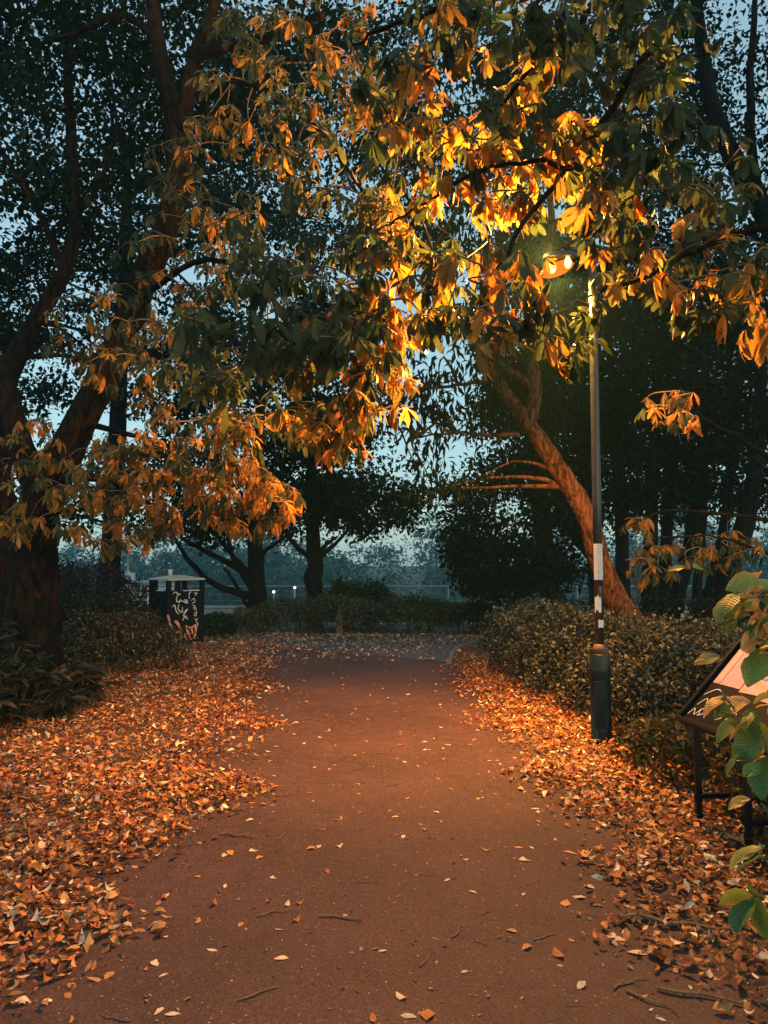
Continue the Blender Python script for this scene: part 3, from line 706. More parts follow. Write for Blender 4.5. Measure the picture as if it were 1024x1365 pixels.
# --- middle distance
D = 19.0
tree('plane_tree', 'dark many-branched tree by the pale wall, low limbs reaching towards the bin', 'tree',
     [P(345, 838, D), P(344, 800, D), P(341, 740, D), P(340, 690, D), P(345, 600, D), P(350, 500, D)], [.28, .24, .19, .18, .14, .08],
     [([P(335, 795, D), P(310, 788, D), P(280, 775, D), P(250, 745, D), P(232, 715, D)], [.10, .09, .075, .06, .03]),
      ([P(336, 782, D), P(320, 760, D), P(300, 748, D), P(265, 730, D), P(240, 715, D)], [.11, .1, .08, .06, .03]),
      ([P(336, 766, D), P(322, 752, D), P(300, 728, D), P(280, 700, D)], [.07, .06, .05, .03]),
      ([P(318, 758, D), P(308, 735, D), P(302, 700, D)], [.08, .06, .04]),
      ([P(348, 748, D), P(352, 735, D), P(364, 728, D), P(385, 710, D)], [.07, .06, .05, .03]),
      ([P(300, 757, D), P(312, 775, D), P(325, 800, D), P(333, 812, D)], [.04, .05, .05, .05])],
     [(P(320, 600, D), (2.8, 2.0, 1.9), 90, 11000), (P(250, 690, D), (1.6, 1.4, .6), 26, 2200), (P(370, 690, D), (.9, .9, .5), 16, 1500), (P(300, 380, 20), (3.5, 2.2, 3.2), 90, 11000)],
     leaf=.12, cols=((.012, .024, .014), (.032, .052, .022)), spread=.4)
D = 19.5
tree('maple_tree', 'knobbly dark trunk rising from the middle of the low hedge in the gap', 'tree',
     [P(420, 834, D), P(420, 790, D), P(417, 770, D), P(421, 758, D), P(418, 725, D), P(416, 640, D), P(412, 560, D), P(412, 460, D)], [.24, .21, .25, .20, .19, .15, .11, .06],
     [([P(412, 742, D), P(395, 728, D), P(383, 710, D), P(378, 680, D)], [.07, .06, .05, .03]), ([P(424, 745, D), P(435, 735, D), P(447, 725, D), P(470, 700, D)], [.08, .07, .05, .03]),
      ([P(424, 738, D), P(438, 724, D), P(450, 715, D)], [.06, .05, .03]), ([P(418, 700, D), P(432, 660, D), P(440, 600, D)], [.06, .05, .03])],
     [(P(430, 620, D), (1.7, 1.6, 1.5), 60, 8500), (P(490, 670, D), (1.5, 1.3, .85), 44, 6000), (P(440, 480, D), (1.9, 1.6, 1.8), 60, 7000)],
     leaf=.12, cols=((.012, .022, .015), (.03, .048, .025)), spread=.35)
D = 24.0
tree('beech_tree', 'tall dark tree far behind the big chestnut, crown closing the sky above the bin', 'tree',
     [P(140, 820, D), P(150, 700, D), P(160, 500, D), P(170, 250, D)], [.4, .3, .25, .15], [],
     [(P(150, 420, D), (5.0, 2.5, 3.6), 120, 12000), (P(200, 150, D), (5.5, 2.5, 4.5), 130, 14000), (P(420, 180, D), (4.0, 2.5, 4.8), 110, 13000), (P(60, 640, D), (3.2, 2, 1.6), 40, 3500)],
     leaf=.16, cols=((.008, .017, .012), (.024, .038, .02)), spread=.5)
tree('ash_tree', 'tall dark tree behind the lamp, its crown speckled with sky above the path', 'tree',
     [P(800, 815, 26), P(790, 700, 26), P(760, 450, 26), P(700, 200, 26)], [.4, .3, .25, .12], [],
     [(P(640, 120, 26), (4.2, 2.5, 4.8), 120, 12000), (P(820, 250, 26), (4.5, 2.5, 5.5), 120, 13000), (P(930, 560, 26), (5, 2.5, 4.2), 90, 6500), (P(770, 480, 26), (2.4, 2, 3), 36, 2500)],
     leaf=.17, cols=((.008, .017, .012), (.024, .038, .02)), spread=.5)
# --- young chestnut on the right, its leaves dimly lit
D = 10.5
yc = thing('young_chestnut_tree', 'young chestnut with dim brown leaf sprays above the right hedge', 'tree', P(1120, 905, D))
branch_from('trunk', yc, [P(1120, 905, D), P(1110, 800, D), P(1095, 650, D), P(1080, 480, D)], [.09, .075, .06, .03], M_BARK, 10, .04, 5, .004, 3)
yb = [[P(1108, 790, D), P(1030, 740, D), P(940, 715, D), P(860, 720, D)], [P(1095, 650, D), P(1010, 600, 9.5), P(940, 560, 8.5), P(870, 545, 8)], [P(1100, 700, D), P(1000, 690, D), P(900, 680, D), P(840, 700, D)]]
for i, b in enumerate(yb): branch_from('branch', yc, b, [.04, .028, .018, .01], M_BARK, 7, .0, 5, .01, 60+i)
sprays(yc, [(900, 735, 60, 25, 9.8, 11, 18, 0), (955, 730, 40, 25, 10, 11, 10, 0), (860, 705, 30, 20, 10, 11, 6, 0), (890, 540, 50, 26, 7.3, 8.4, 11, 0), (860, 760, 25, 15, 10, 11, 4, 0), (1000, 735, 30, 25, 9.8, 10.6, 6, 2)], yb, 120, (.15, .2), True)

# ------------------------------------------------------------------ hedges and shrubs
def shrub(name, label, lumps, leaf, cols, per=1.0, temps=None, m=None, stems=7, flat=.9, cat='shrub', group=None, droop=.0):
    """lumps: (centre, radii, leaves) - leaves thick in the outer shell, thin inside"""
    c0 = lumps[0][0]
    t = thing(name, label, cat, (c0[0], c0[1], 0), group=group)
    pos, nor = [], []
    for (c, rad, n) in lumps:
        d = RS.normal(0, 1, (n, 3)); d[:, 2] = np.abs(d[:, 2])*1.1-.25; d /= np.linalg.norm(d, axis=1)[:, None]
        bump = 1+.09*np.sin(d[:, 0]*7+c[0]*3)+.08*np.sin(d[:, 1]*9+c[1])+.07*np.sin(d[:, 2]*11+d[:, 0]*5)
        r = np.where(RS.rand(n) < .72, RS.normal(.97, .06, n), RS.uniform(.3, .95, n))*bump
        # boxier than an ellipsoid
        q = np.sign(d)*np.abs(d)**.8; q /= np.maximum(np.linalg.norm(q, axis=1)[:, None]**.75, .001)
        p = np.array(c)[None]+q*r[:, None]*np.array(rad)[None]
        k = p[:, 2] > .02
        pos.append(p[k]); nor.append(d[k])
    pos = np.concatenate(pos).astype(np.float32); n = len(pos)
    R = euler_R(RS.uniform(0, 6.283, n), RS.normal(droop-.3, .6, n), RS.normal(0, .7, n))
    cloud('foliage', temps or T_SMALL, pos, R, RS.uniform(.65, 1.35, n).astype(np.float32)*leaf, lerp_cols(n, *cols, jit=.35, pw=2.2), m or M_SHRUB, t)
    st = MB()
    for (c, rad, nn) in lumps:
        for k in range(stems):
            a = rnd.uniform(0, 6.28); q = rnd.uniform(.2, .8)
            b = Vector((c[0]+rad[0]*.25*math.cos(a), c[1]+rad[1]*.25*math.sin(a), 0)); e = Vector((c[0]+rad[0]*q*math.cos(a), c[1]+rad[1]*q*math.sin(a), c[2]+rad[2]*.7))
            p, r = spline([b, (b+e)*.5+Vector((rnd.uniform(-.05, .05), 0, .05)), e], [.016, .011, .004], 3); st.tube(p, r, 4, caps=False)
    tag(st.build('stems', M_TWIG, t, True), kind='stuff')
    return t
def gp(px, py, z): p = G(px, py); return (p.x, p.y, z)
OLIVE = ((.011, .018, .016), (.20, .215, .175)); DKGREEN = ((.006, .012, .008), (.02, .03, .016))
# right hedge along the path, from the junction to behind the lamp
shrub('box_hedge', 'olive clipped hedge along the right of the path behind the lamp post', [
    ((2.42, 12.3, .32), (.74, .8, .66), 6000), ((2.5, 11.1, .34), (.84, .9, .70), 6500), ((2.6, 9.9, .32), (.85, .8, .68), 6500),
    ((2.72, 8.9, .30), (.9, .8, .70), 7500), ((2.95, 7.9, .28), (.85, .7, .72), 8500), ((2.95, 7.05, .26), (.80, .62, .60), 8000), ((3.6, 7.5, .30), (.8, .8, .70), 6500), ((3.9, 9.2, .28), (1.0, .9, .68), 4500), ((2.45, 8.3, .2), (.5, .5, .5), 2500), ((2.3, 10.5, .2), (.5, .5, .5), 2000), ((3.3, 6.5, .2), (.6, .5, .5), 3500)],
    .05, OLIVE, cat='hedge')
shrub('yew_hedge', 'dark low hedge behind the leaning trunk, running to the right', [
    ((3.6, 13.6, .3), (1.2, .7, .72), 4500), ((5.2, 13.2, .3), (1.2, .7, .74), 4500), ((6.6, 12.4, .3), (1.1, .7, .76), 4000), ((5.6, 11.2, .3), (1.3, .7, .8), 4500), ((2.7, 14.2, .25), (.8, .5, .65), 2500)],
    .06, DKGREEN, cat='hedge')
shrub('ivy_patch', 'brown and green leafy undergrowth around the legs of the information lectern', [
    ((2.55, 5.7, .12), (.6, .5, .42), 1500), ((2.75, 4.9, .10), (.55, .5, .40), 1300), ((2.45, 4.2, .08), (.4, .5, .28), 700), ((2.2, 6.2, .06), (.3, .3, .28), 500)],
    .07, ((.02, .035, .015), (.14, .09, .04)), cat='plant', stems=5)
# left: clipped shrub by the bin, dark one behind it, purple one in front of the wall
shrub('clipped_shrub', 'dark olive rounded shrub in front of the graffitied bin', [
    ((-3.78, 11.4, .26), (.75, .8, .58), 7500), ((-4.4, 12.1, .28), (.7, .8, .62), 4000)], .045, ((.016, .020, .013), (.19, .165, .10)), cat='shrub')
shrub('dark_shrub', 'dark spreading shrub between the big chestnut trunk and the clipped shrub', [
    ((-4.6, 12.6, .4), (.9, .8, .68), 4500), ((-5.4, 13.4, .5), (1.0, .8, .9), 4000)], .06, ((.016, .022, .014), (.05, .05, .03)))
shrub('purple_shrub', 'tall purple-brown leaved shrub left of the bin under the chestnut leaves', [
    ((-6.1, 15.6, .7), (1.1, .9, .95), 5000), ((-7.0, 15.2, .7), (1.0, .9, 1.05), 4000)], .07, ((.028, .016, .02), (.10, .065, .06)))
# low rhododendron with narrow leaves in whorls, at the foot of the big chestnut
def whorl_plant(name, label, lumps, leaf, cols, cat='plant'):
    c0 = lumps[0][0]; t = thing(name, label, cat, (c0[0], c0[1], 0)); pos, yaw, pit, st = [], [], [], MB()
    for (c, rad, n) in lumps:
        for i in range(n):
            d = Vector((rnd.gauss(0, 1), rnd.gauss(0, 1), abs(rnd.gauss(0, 1)))).normalized()*rnd.uniform(.55, 1.05)
            p = Vector((c[0]+d.x*rad[0], c[1]+d.y*rad[1], c[2]+d.z*rad[2]))
            if i % 2 == 0:
                b = Vector((c[0]+d.x*rad[0]*.4, c[1]+d.y*rad[1]*.4, 0)); q, r = spline([b, (b+p)*.5, p], [.010, .008, .004], 3); st.tube(q, r, 4, caps=False)
            y0 = rnd.uniform(0, 6.28); k = rnd.choice((6, 7, 8, 9)); base = rnd.uniform(-.6, .5)
            for j in range(k): pos.append(tuple(p)); yaw.append(y0+j*6.283/k+rnd.uniform(-.2, .2)); pit.append(base+rnd.gauss(0, .25))
    n = len(pos)
    cloud('foliage', [litter_leaf(_r) | {} for _ in range(0)] or T_STRAP, np.array(pos, np.float32), euler_R(np.array(yaw), np.array(pit), RS.normal(0, .4, n)), RS.uniform(.75, 1.25, n).astype(np.float32)*leaf, lerp_cols(n, *cols, jit=.3), M_SHRUB, t)
    tag(st.build('stems', M_TWIG, t, True), kind='stuff'); return t
def strap(r):
    v, uv, f4 = [], [], []; bend = r.uniform(.1, .5)
    for i, (t, w) in enumerate(((0, .05), (.35, .26), (.7, .30), (1, .04))):
        for j in (-1, 0, 1):
            v.append((t, j*w/2, -bend*t*t+abs(j)*w*.25)); uv.append(((j+1)/2, t))
    f4 = [(i*3+j, i*3+j+1, i*3+j+4, i*3+j+3) for i in range(3) for j in range(2)]
    return dict(v=np.array(v, np.float32), f3=[], f4=f4, uv=np.array(uv, np.float32))
T_STRAP = [strap(_r) for _ in range(6)]
whorl_plant('rhododendron', 'low rhododendron with strap leaves at the foot of the big chestnut trunk', [
    ((-3.9, 7.8, .1), (.75, .7, .45), 150), ((-4.6, 8.6, .15), (.8, .7, .62), 150), ((-3.75, 8.9, .06), (.6, .5, .32), 70), ((-4.3, 7.1, .1), (.6, .6, .5), 90), ((-5.0, 9.2, .25), (.7, .7, .75), 110)],
    .16, ((.012, .018, .012), (.09, .062, .03)))
# the low hedge beyond the junction, four mounds, a glossy shrub behind, a small bush by the bin
hy = 17.6
def mound(name, label, px, rx, top, n, leaf, cols, y=hy, temps=None, ry=.7, **kw):
    c = P(px, 845, y); h = CAM_Z+(752-top)/1000*y
    return shrub(name, label, [((c.x, y, h*.38), (rx, ry, h*.62), n), ((c.x+rx*.35, y+.2, h*.4), (rx*.7, ry, h*.6), n//2)], leaf, cols, temps=temps, **kw)
JUN = ((.022, .030, .018), (.25, .235, .155))
mound('juniper_shrub', 'smallest brown-green mound at the wall end of the low hedge', 333, .55, 810, 3000, .07, JUN, 17.4, T_NARROW)
mound('juniper_shrub', 'brown-green mound of the low hedge under the many-branched tree', 385, .75, 796, 5000, .07, JUN, 17.7, T_NARROW)
mound('juniper_shrub', 'flat-topped mound of the low hedge directly behind the wooden post', 450, .95, 795, 6000, .07, JUN, 17.8, T_NARROW)
mound('juniper_shrub', 'feathery layered mound of the low hedge beside the dark evergreen', 545, 1.05, 795, 7000, .08, ((.018, .032, .020), (.19, .22, .135)), 17.7, T_NARROW)
mound('juniper_shrub', 'dark green end of the low hedge against the clipped right hedge', 622, .8, 803, 4500, .08, ((.012, .025, .018), (.035, .055, .035)), 17.9, T_NARROW)
mound('laurel_shrub', 'glossy green shrub rising behind the low hedge', 475, .95, 776, 3000, .12, ((.02, .05, .025), (.05, .10, .05)), 19.2)
mound('small_bush', 'small dark green bush on the ground just right of the bin', 285, .45, 818, 2000, .07, ((.012, .03, .018), (.03, .06, .035)), 16.6)

# ------------------------------------------------------------------ fallen leaves
LIT = np.array([(.48, .18, .05), (.40, .13, .04), (.23, .065, .025), (.60, .30, .11), (.11, .045, .022), (.78, .62, .46), (.36, .15, .055)], np.float32)
LITP = np.array([.18, .16, .19, .13, .14, .12, .08])
LITPALE = np.array([(.50, .30, .20), (.58, .40, .30), (.40, .20, .11), (.66, .50, .40), (.30, .15, .08), (.55, .33, .2), (.45, .25, .15)], np.float32)
def litter(name, label, n, xr, yr, keep, size=(.022, .074), pal=None, temps=None):
    pal = LIT if pal is None else pal
    x = RS.uniform(*xr, n); y = RS.uniform(*yr, n); k = keep(x, y) > RS.rand(n); x, y = x[k], y[k]; n = len(x)
    mound_ = .025*(np.sin(x*3.1+y*1.7)+np.sin(y*4.3-x*2.2)+1.2)
    z = np.abs(RS.normal(0, .022, n))+.01+mound_*keep(x, y).clip(0, 1)*.7
    tl = RS.normal(0, .36, n)
    cols = pal[RS.choice(len(LIT), n, p=LITP)]*RS.uniform(.6, 1.3, (n, 1)).astype(np.float32)
    o = cloud(name, temps or T_LITTER, np.stack([x, y, z], 1).astype(np.float32), euler_R(RS.uniform(0, 6.283, n), tl, RS.normal(0, .36, n)), (size[0]+(size[1]-size[0])*RS.rand(n)**1.5).astype(np.float32), cols, M_LITTER)
    return tag(o, label, 'leaves')
def fade(e): return np.clip(e, 0, 1)
patch = lambda x, y: .75+.25*np.sin(x*2.3+1.3*y)*np.sin(y*1.9-.7*x)
dl = lambda x, y: fade((left_edge(y)+.16*np.sin(y*2.7)+.10*np.sin(y*6.1)-x)/.62+.22)**2.0*patch(x, y)*np.where(x < -5.5, .35, 1)*np.where(y > 13.6, .5, 1)
dr = lambda x, y: fade((x-right_edge(y)-.12*np.sin(y*3.1)-.08*np.sin(y*7.3))/.55+.22)**2.0*patch(x, y)*np.where(x > 3.0, .5, 1)
litter('leaf_litter', 'drift of orange fallen leaves along the left of the path, in the foreground before the rhododendron', 56000, (-4.2, 0), (1.0, 6.0), dl)
litter('leaf_litter', 'thick drift of orange fallen leaves between the path and the shrubs by the bin', 88000, (-7.5, 0), (6.0, 15.5), dl, (.026, .078), None, T_LITFAR)
litter('leaf_litter', 'drift of tan fallen leaves around the information lectern, right of the path', 36000, (0, 4.0), (1.0, 6.0), dr)
litter('leaf_litter', 'drift of orange fallen leaves between the path and the clipped hedge', 42000, (0, 4.0), (6.0, 13.2), dr, (.026, .078), None, T_LITFAR)
litter('leaf_litter', 'pale thin scatter of small leaves across the junction beyond the path', 9000, (-8, 2.2), (12.3, 17.0),
       lambda x, y: np.clip(.22+.2*(y-13)-.25*np.clip(x-.2, 0, 1), .12, .95), (.05, .10), pal=LITPALE)
# crumbs and grit on the path
n = 5200
x = RS.uniform(-1.7, 1.4, n); y = 1.2+11*RS.rand(n)**1.5
cloud('path_grit', T_SMALL, np.stack([x, y, np.full(n, .014)], 1).astype(np.float32), euler_R(RS.uniform(0, 6.28, n), RS.normal(0, .25, n), RS.normal(0, .25, n)),
      (.005+.022*RS.rand(n)**2.2).astype(np.float32), lerp_cols(n, (.05, .03, .018), (.50, .38, .28), pw=1.8), M_LITTER)
tag(bpy.data.objects['path_grit'], 'fine pale crumbs of leaf and grit scattered over the path', 'grit')
# single leaves on the bare path, each its own thing
FALL = []
for i, t in enumerate(T_LITTER):
    FALL.append(template_mesh(t, 'fallen_leaf', M_LITTER1, tuple(LIT[(0, 3, 5, 3, 5, 6, 5)[i % 7]]*1.1)))
PZ = .013
spots = [(375, 1282, .075), (283, 1271, .06), (629, 1192, .055), (510, 1272, .05), (415, 1135, .07), (307, 1140, .09), (338, 1137, .07), (700, 1150, .09), (745, 1278, .09), (682, 1245, .07), (570, 1358, .10),
         (545, 1360, .08), (300, 1185, .06), (285, 1210, .06), (208, 1290, .07), (230, 1357, .07), (460, 1225, .05), (372, 1243, .05), (620, 1300, .05), (760, 1140, .12), (785, 1138, .1), (770, 1200, .1), (755, 1208, .1), (820, 1255, .11), (850, 1275, .1)]
fl = []
for (px, py, sz) in spots: p = G(px, py); fl.append((p.x, p.y, sz))
while len(fl) < 300:
    yy = 2.4+10.5*rnd.random()**1.25; xl, xr_ = float(left_edge(yy)), float(right_edge(yy)); u = rnd.random()
    if rnd.random() < .55: u = u**2.6*.5 if rnd.random() < .5 else 1-u**2.6*.5
    fl.append((xl+(xr_-xl)*u, yy, rnd.uniform(.035, .075)))
TONE = ['orange-brown', 'light orange', 'pale cream', 'light orange', 'pale cream', 'dark brown', 'pale cream']
def where(x, y):
    xl, xr_ = float(left_edge(y)), float(right_edge(y)); u = (x-xl)/(xr_-xl)
    return 'near the drift on the bin side' if u < .25 else 'near the drift on the lamp post side' if u > .75 else 'in the middle of the bare path'
for (px, py, sz) in fl:
    k = rnd.randrange(len(FALL)); o = bpy.data.objects.new('fallen_leaf', FALL[k]); COL.objects.link(o)
    o.location = (px, py, PZ); o.rotation_euler = (rnd.gauss(0, .07), rnd.gauss(0, .07), rnd.uniform(0, 6.28)); sz *= .78; o.scale = (sz, sz, sz*rnd.uniform(.4, .9))
    tag(o, f"{'large' if sz > .065 else 'small'} single {TONE[k % 7]} leaf lying {where(px, py)}", 'leaf', 'single leaves lying on the bare path')
# twigs
TW = []
for i in range(8):
    k = 4+i % 3; pts = [Vector((j/(k-1)-.5, rnd.gauss(0, .05), .05+abs(rnd.gauss(0, .015)))) for j in range(k)]
    p, r = spline(pts, [.028, .03, .025, .02, .014, .012][:k], 2)
    mb = MB().tube(p, r, 5)
    if i % 2: q = p[len(p)//2]; mb.tube([q, q+Vector((.18, .16*(1 if i % 4 == 1 else -1), .02))], [.016, .008], 4)
    me = bpy.data.meshes.new('twig'); me.from_pydata(mb.V, [], mb.F); me.materials.append(M_TWIG); me.update(); TW.append(me)
tws = [(365, 1222, .16, .4), (455, 1228, .2, -.35), (610, 1245, .14, 1.2), (320, 1118, .25, -.2), (490, 1180, .1, 0), (555, 1255, .12, 1.3), (840, 1315, .18, .5), (870, 1340, .2, -.6), (345, 1330, .16, .6), (905, 1240, .5, -.25), (935, 1335, .3, -.4)]
for i in range(46):
    yy = 2.4+6.5*rnd.random()**1.4; xl, xr_ = float(left_edge(yy)), float(right_edge(yy)); tws.append((None, (rnd.uniform(xl, xr_), yy), rnd.uniform(.05, .14), rnd.uniform(0, 3.14)))
for a in tws:
    k = rnd.randrange(len(TW)); o = bpy.data.objects.new('twig', TW[k]); COL.objects.link(o)
    loc = G(a[0], a[1]) if a[0] is not None else Vector((*a[1], 0))
    o.location = (loc.x, loc.y, .011 if abs(loc.x) < 1.3 else .06); o.rotation_euler = (0, 0, a[3]); o.scale = (a[2], a[2], a[2]*.7)
    tag(o, f"{'forked' if k % 2 else 'unbranched'} {'long' if a[2] > .12 else 'short'} brown twig lying {where(loc.x, loc.y)}", 'twig', 'twigs lying on the path')

# ------------------------------------------------------------------ the street lamp
base = G(802, 990)
lampd = base.y
lp = thing('street_lamp', 'lit street lamp with dark post and stickers, wide base at the hedge edge', 'street lamp', base)
M_BASE = simple('base_paint', (.006, .016, .018), .45, var=.4, scale=10, spec=.25, bump=.15, wear=(.016, .022, .024))
B = lambda z: Vector((base.x, base.y, z))
MB().lathe(B(0), [(.10, 0), (.10, .03), (.092, .04), (.092, .60), (.096, .61), (.096, .66), (.093, .67), (.093, .785), (.087, .795)], 28).build('base_compartment', M_BASE, lp, True)
MB().box((base.x-.03, base.y-.088, .35), (.10, .014, .42)).build('access_door', M_BASE, lp, bevel=.004)
M_RUST = simple('collar_paint', (.13, .07, .045), .6, var=.35, scale=30)
MB().lathe(B(.795), [(.088, 0), (.05, .075), (.044, .085)], 24).build('base_collar', M_RUST, lp, True)
coltop = P(786, 325, lampd)
MB().tube([B(.86), B(2.2), B(3.4), Vector((base.x, base.y, coltop.z))], [.041, .040, .038, .036], 20).build('column', M_POLE, lp, True)
LPt = P(747, 353, lampd)
arm, ar = spline([Vector((base.x, base.y, coltop.z-.05)), Vector((base.x-.02, base.y, coltop.z+.06)), Vector((base.x-.10, base.y, coltop.z+.10)), Vector((LPt.x+.12, base.y, LPt.z+.12))], .024, 5)
MB().tube(arm, ar, 12).build('arm', M_POLE, lp, True)
# lantern: shallow canopy with two bare glowing bulbs under it
lant = MB()
V, Fc = [], []
prof = [(.0, .06, .035), (.06, .10, .05), (.24, .10, .045), (.31, .05, .02)]
x0 = LPt.x+.15
for (dx, w, h) in prof:
    X = x0-dx
    V += [(X, base.y-w/2, LPt.z+.075), (X, base.y-w*.32, LPt.z+.075+h), (X, base.y+w*.32, LPt.z+.075+h), (X, base.y+w/2, LPt.z+.075)]
for i in range(3):
    for j in range(3): Fc.append((i*4+j, i*4+j+1, (i+1)*4+j+1, (i+1)*4+j))
    Fc.append((i*4+3, i*4, (i+1)*4, (i+1)*4+3))
Fc += [(3, 2, 1, 0), (12, 13, 14, 15)]
lo = lant.add(V, Fc).build('lantern', M_POLE, lp)
M_BULB = emit_mat('bulb_glow', (1.0, .50, .11), 4.0)
M_HALO = emit_mat('added_halo_glow', (1.0, .25, .02), .5)  # glowing bowl added behind the bulbs for the orange halo
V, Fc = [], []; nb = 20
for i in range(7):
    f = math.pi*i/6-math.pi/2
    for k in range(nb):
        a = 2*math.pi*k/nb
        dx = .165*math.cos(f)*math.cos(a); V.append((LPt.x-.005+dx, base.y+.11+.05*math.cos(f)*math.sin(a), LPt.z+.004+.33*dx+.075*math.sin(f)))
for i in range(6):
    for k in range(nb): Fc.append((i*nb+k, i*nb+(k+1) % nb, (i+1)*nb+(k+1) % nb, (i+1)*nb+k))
MB().add(V, Fc).build('added_halo_bowl', M_HALO, lo, True)
for (px, py, r) in ((735.5, 357, .040), (757, 350, .033)):
    q = P(px, py, lampd)
    MB().lathe(q+Vector((0, 0, -.05)), [(.012, 0), (r*.7, .012), (r, .04), (r*.95, .065), (r*.6, .09), (.014, .105)], 16).build('bulb', M_BULB, lo, True)
    MB().lathe(q+Vector((0, 0, .055)), [(.018, 0), (.018, .035)], 10).build('bulb_holder', M_BLACK, lo, True)
SOD = (1.0, .39, .07)
def lamp_light(kind, loc, power, radius=.06, **kw):
    ld = bpy.data.lights.new('bulb_light', kind); ld.energy = power; ld.color = SOD; ld.shadow_soft_size = radius
    for k, v in kw.items(): setattr(ld, k, v)
    o = bpy.data.objects.new('bulb_light', ld); COL.objects.link(o); o.parent = lp; o.matrix_parent_inverse = parent_inv(lp); o.location = loc; return o
# the lantern's light shaped into spots: a wide downward beam with a cut-off, and the open front thrown over the path and up into the leaves
dn = lamp_light('SPOT', LPt+Vector((0, 0, -.10)), 860, .04, spot_size=math.radians(152), spot_blend=.30)
fr = lamp_light('SPOT', LPt+Vector((-.13, -.095, .02)), 1050, .04, spot_size=math.radians(180), spot_blend=.5)
pool = lamp_light('SPOT', LPt+Vector((0, 0, -.12)), 1250, .04, spot_size=math.radians(80), spot_blend=1.0)  # extra spot added to brighten the middle of the path
pool.rotation_euler = (LPt-Vector((.1, 7.3, 0))).to_track_quat('Z', 'Y').to_euler()
fr.rotation_euler = Vector((.72, .52, -.42)).to_track_quat('Z', 'Y').to_euler()
# stickers wrapped on the post
def wrap(name, z0, z1, a0, a1, m, r=.0425, parent=lp, ragged=0.0):
    V, Fc = [], []; n = 9
    for i in range(n):
        a = math.radians(a0+(a1-a0)*i/(n-1))
        for j, z in enumerate((z0, z1)):
            V.append((base.x+r*math.cos(a), base.y+r*math.sin(a), z+rnd.uniform(-ragged, ragged)))
    Fc = [(2*i, 2*i+2, 2*i+3, 2*i+1) for i in range(n-1)]
    return MB().add(V, Fc).build(name, m, parent, True)
def zof(py): return P(798, py, lampd).z
def print_mat(name, paper, ink, lines, dark=.45, axis=2, scale=1.0):
    m, nt, out = mat(name); b = N(nt, 'BsdfPrincipled'); b.inputs['Roughness'].default_value = .55
    tc = N(nt, 'TexCoord'); sp = N(nt, 'SeparateXYZ'); nt.links.new(tc.outputs['Generated'], sp.inputs[0])
    w = N(nt, 'Math', operation='MULTIPLY'); w.inputs[1].default_value = lines; nt.links.new(sp.outputs[axis], w.inputs[0])
    fr = N(nt, 'Math', operation='FRACT'); nt.links.new(w.outputs[0], fr.inputs[0])
    g = N(nt, 'Math', operation='LESS_THAN'); g.inputs[1].default_value = dark; nt.links.new(fr.outputs[0], g.inputs[0])
    no = N(nt, 'TexNoise'); no.inputs['Scale'].default_value = 35*scale; nt.links.new(tc.outputs['Generated'], no.inputs['Vector'])
    g2 = N(nt, 'Math', operation='GREATER_THAN'); g2.inputs[1].default_value = .47; nt.links.new(no.outputs['Fac'], g2.inputs[0])
    mm = N(nt, 'Math', operation='MULTIPLY'); nt.links.new(g.outputs[0], mm.inputs[0]); nt.links.new(g2.outputs[0], mm.inputs[1])
    x = N(nt, 'Mix', data_type='RGBA'); nt.links.new(mm.outputs[0], x.inputs[0]); x.inputs[6].default_value = (*paper, 1); x.inputs[7].default_value = (*ink, 1)
    nt.links.new(x.outputs[2], b.inputs['Base Color']); nt.links.new(b.outputs[0], out.inputs[0]); return m
M_NOTE = print_mat('notice_print', (.72, .73, .75), (.30, .31, .34), 22, .4)
tag(wrap('notice', zof(773), zof(725), 195, 345, M_NOTE), 'long white printed notice wrapped round the post')
tag(wrap('sticker', zof(815), zof(795), 200, 285, M_WHITE, ragged=.02), 'torn white sticker low on the post')
wrap('sticker', zof(836), zof(826), 245, 320, M_WHITE, ragged=.006)
wrap('sticker', zof(792), zof(781), 255, 300, M_RUST, ragged=.015)

# ------------------------------------------------------------------ the litter bin
bc = G(230, 862); bc = Vector((bc.x-.02, bc.y+.30, 0)); brz = math.radians(43)
bn = thing('litter_bin', 'black square litter bin covered in white and pink graffiti, pale lid', 'bin', bc)
RZ = Matrix.Rotation(brz, 3, 'Z'); S = .40
def bl(x, y, z): return bc + RZ @ Vector((x, y, z))
def bbox(c, size): mb = MB(); mb.box(bl(*c), size, RZ); return mb
M_BIN = simple('bin_paint', (.005, .006, .011), .5, var=.3, scale=9, spec=.12)
bbox((0, 0, .55), (2*S, 2*S, 1.06)).build('body', M_BIN, bn, bevel=.012)
bbox((0, 0, .012), (2*S-.06, 2*S-.06, .03)).build('plinth', M_BIN, bn)
for sx in (-1, 1):
    for sy in (-1, 1): bbox((sx*(S-.04), sy*(S-.04), 1.185), (.08, .08, .21)).build('corner_post', M_BIN, bn)
bbox((-S+.025, S*.45, 1.185), (.05, .16, .21)).build('mid_post', M_BIN, bn)
bbox((-S*.45, -S+.025, 1.185), (.10, .05, .21)).build('mid_post', M_BIN, bn)
V = []
for z, k in ((1.29, S+.005), (1.325, S+.005), (1.385, S*.25)):
    V += [bl(sx*k, sy*k, z) for sx, sy in ((-1, -1), (1, -1), (1, 1), (-1, 1))]
Fc = [(3, 2, 1, 0), (8, 9, 10, 11)]+[(r*4+i, r*4+(i+1) % 4, (r+1)*4+(i+1) % 4, (r+1)*4+i) for r in range(2) for i in range(4)]
lid = MB().add(V, Fc).build('lid', M_PALE, bn, bevel=.006)
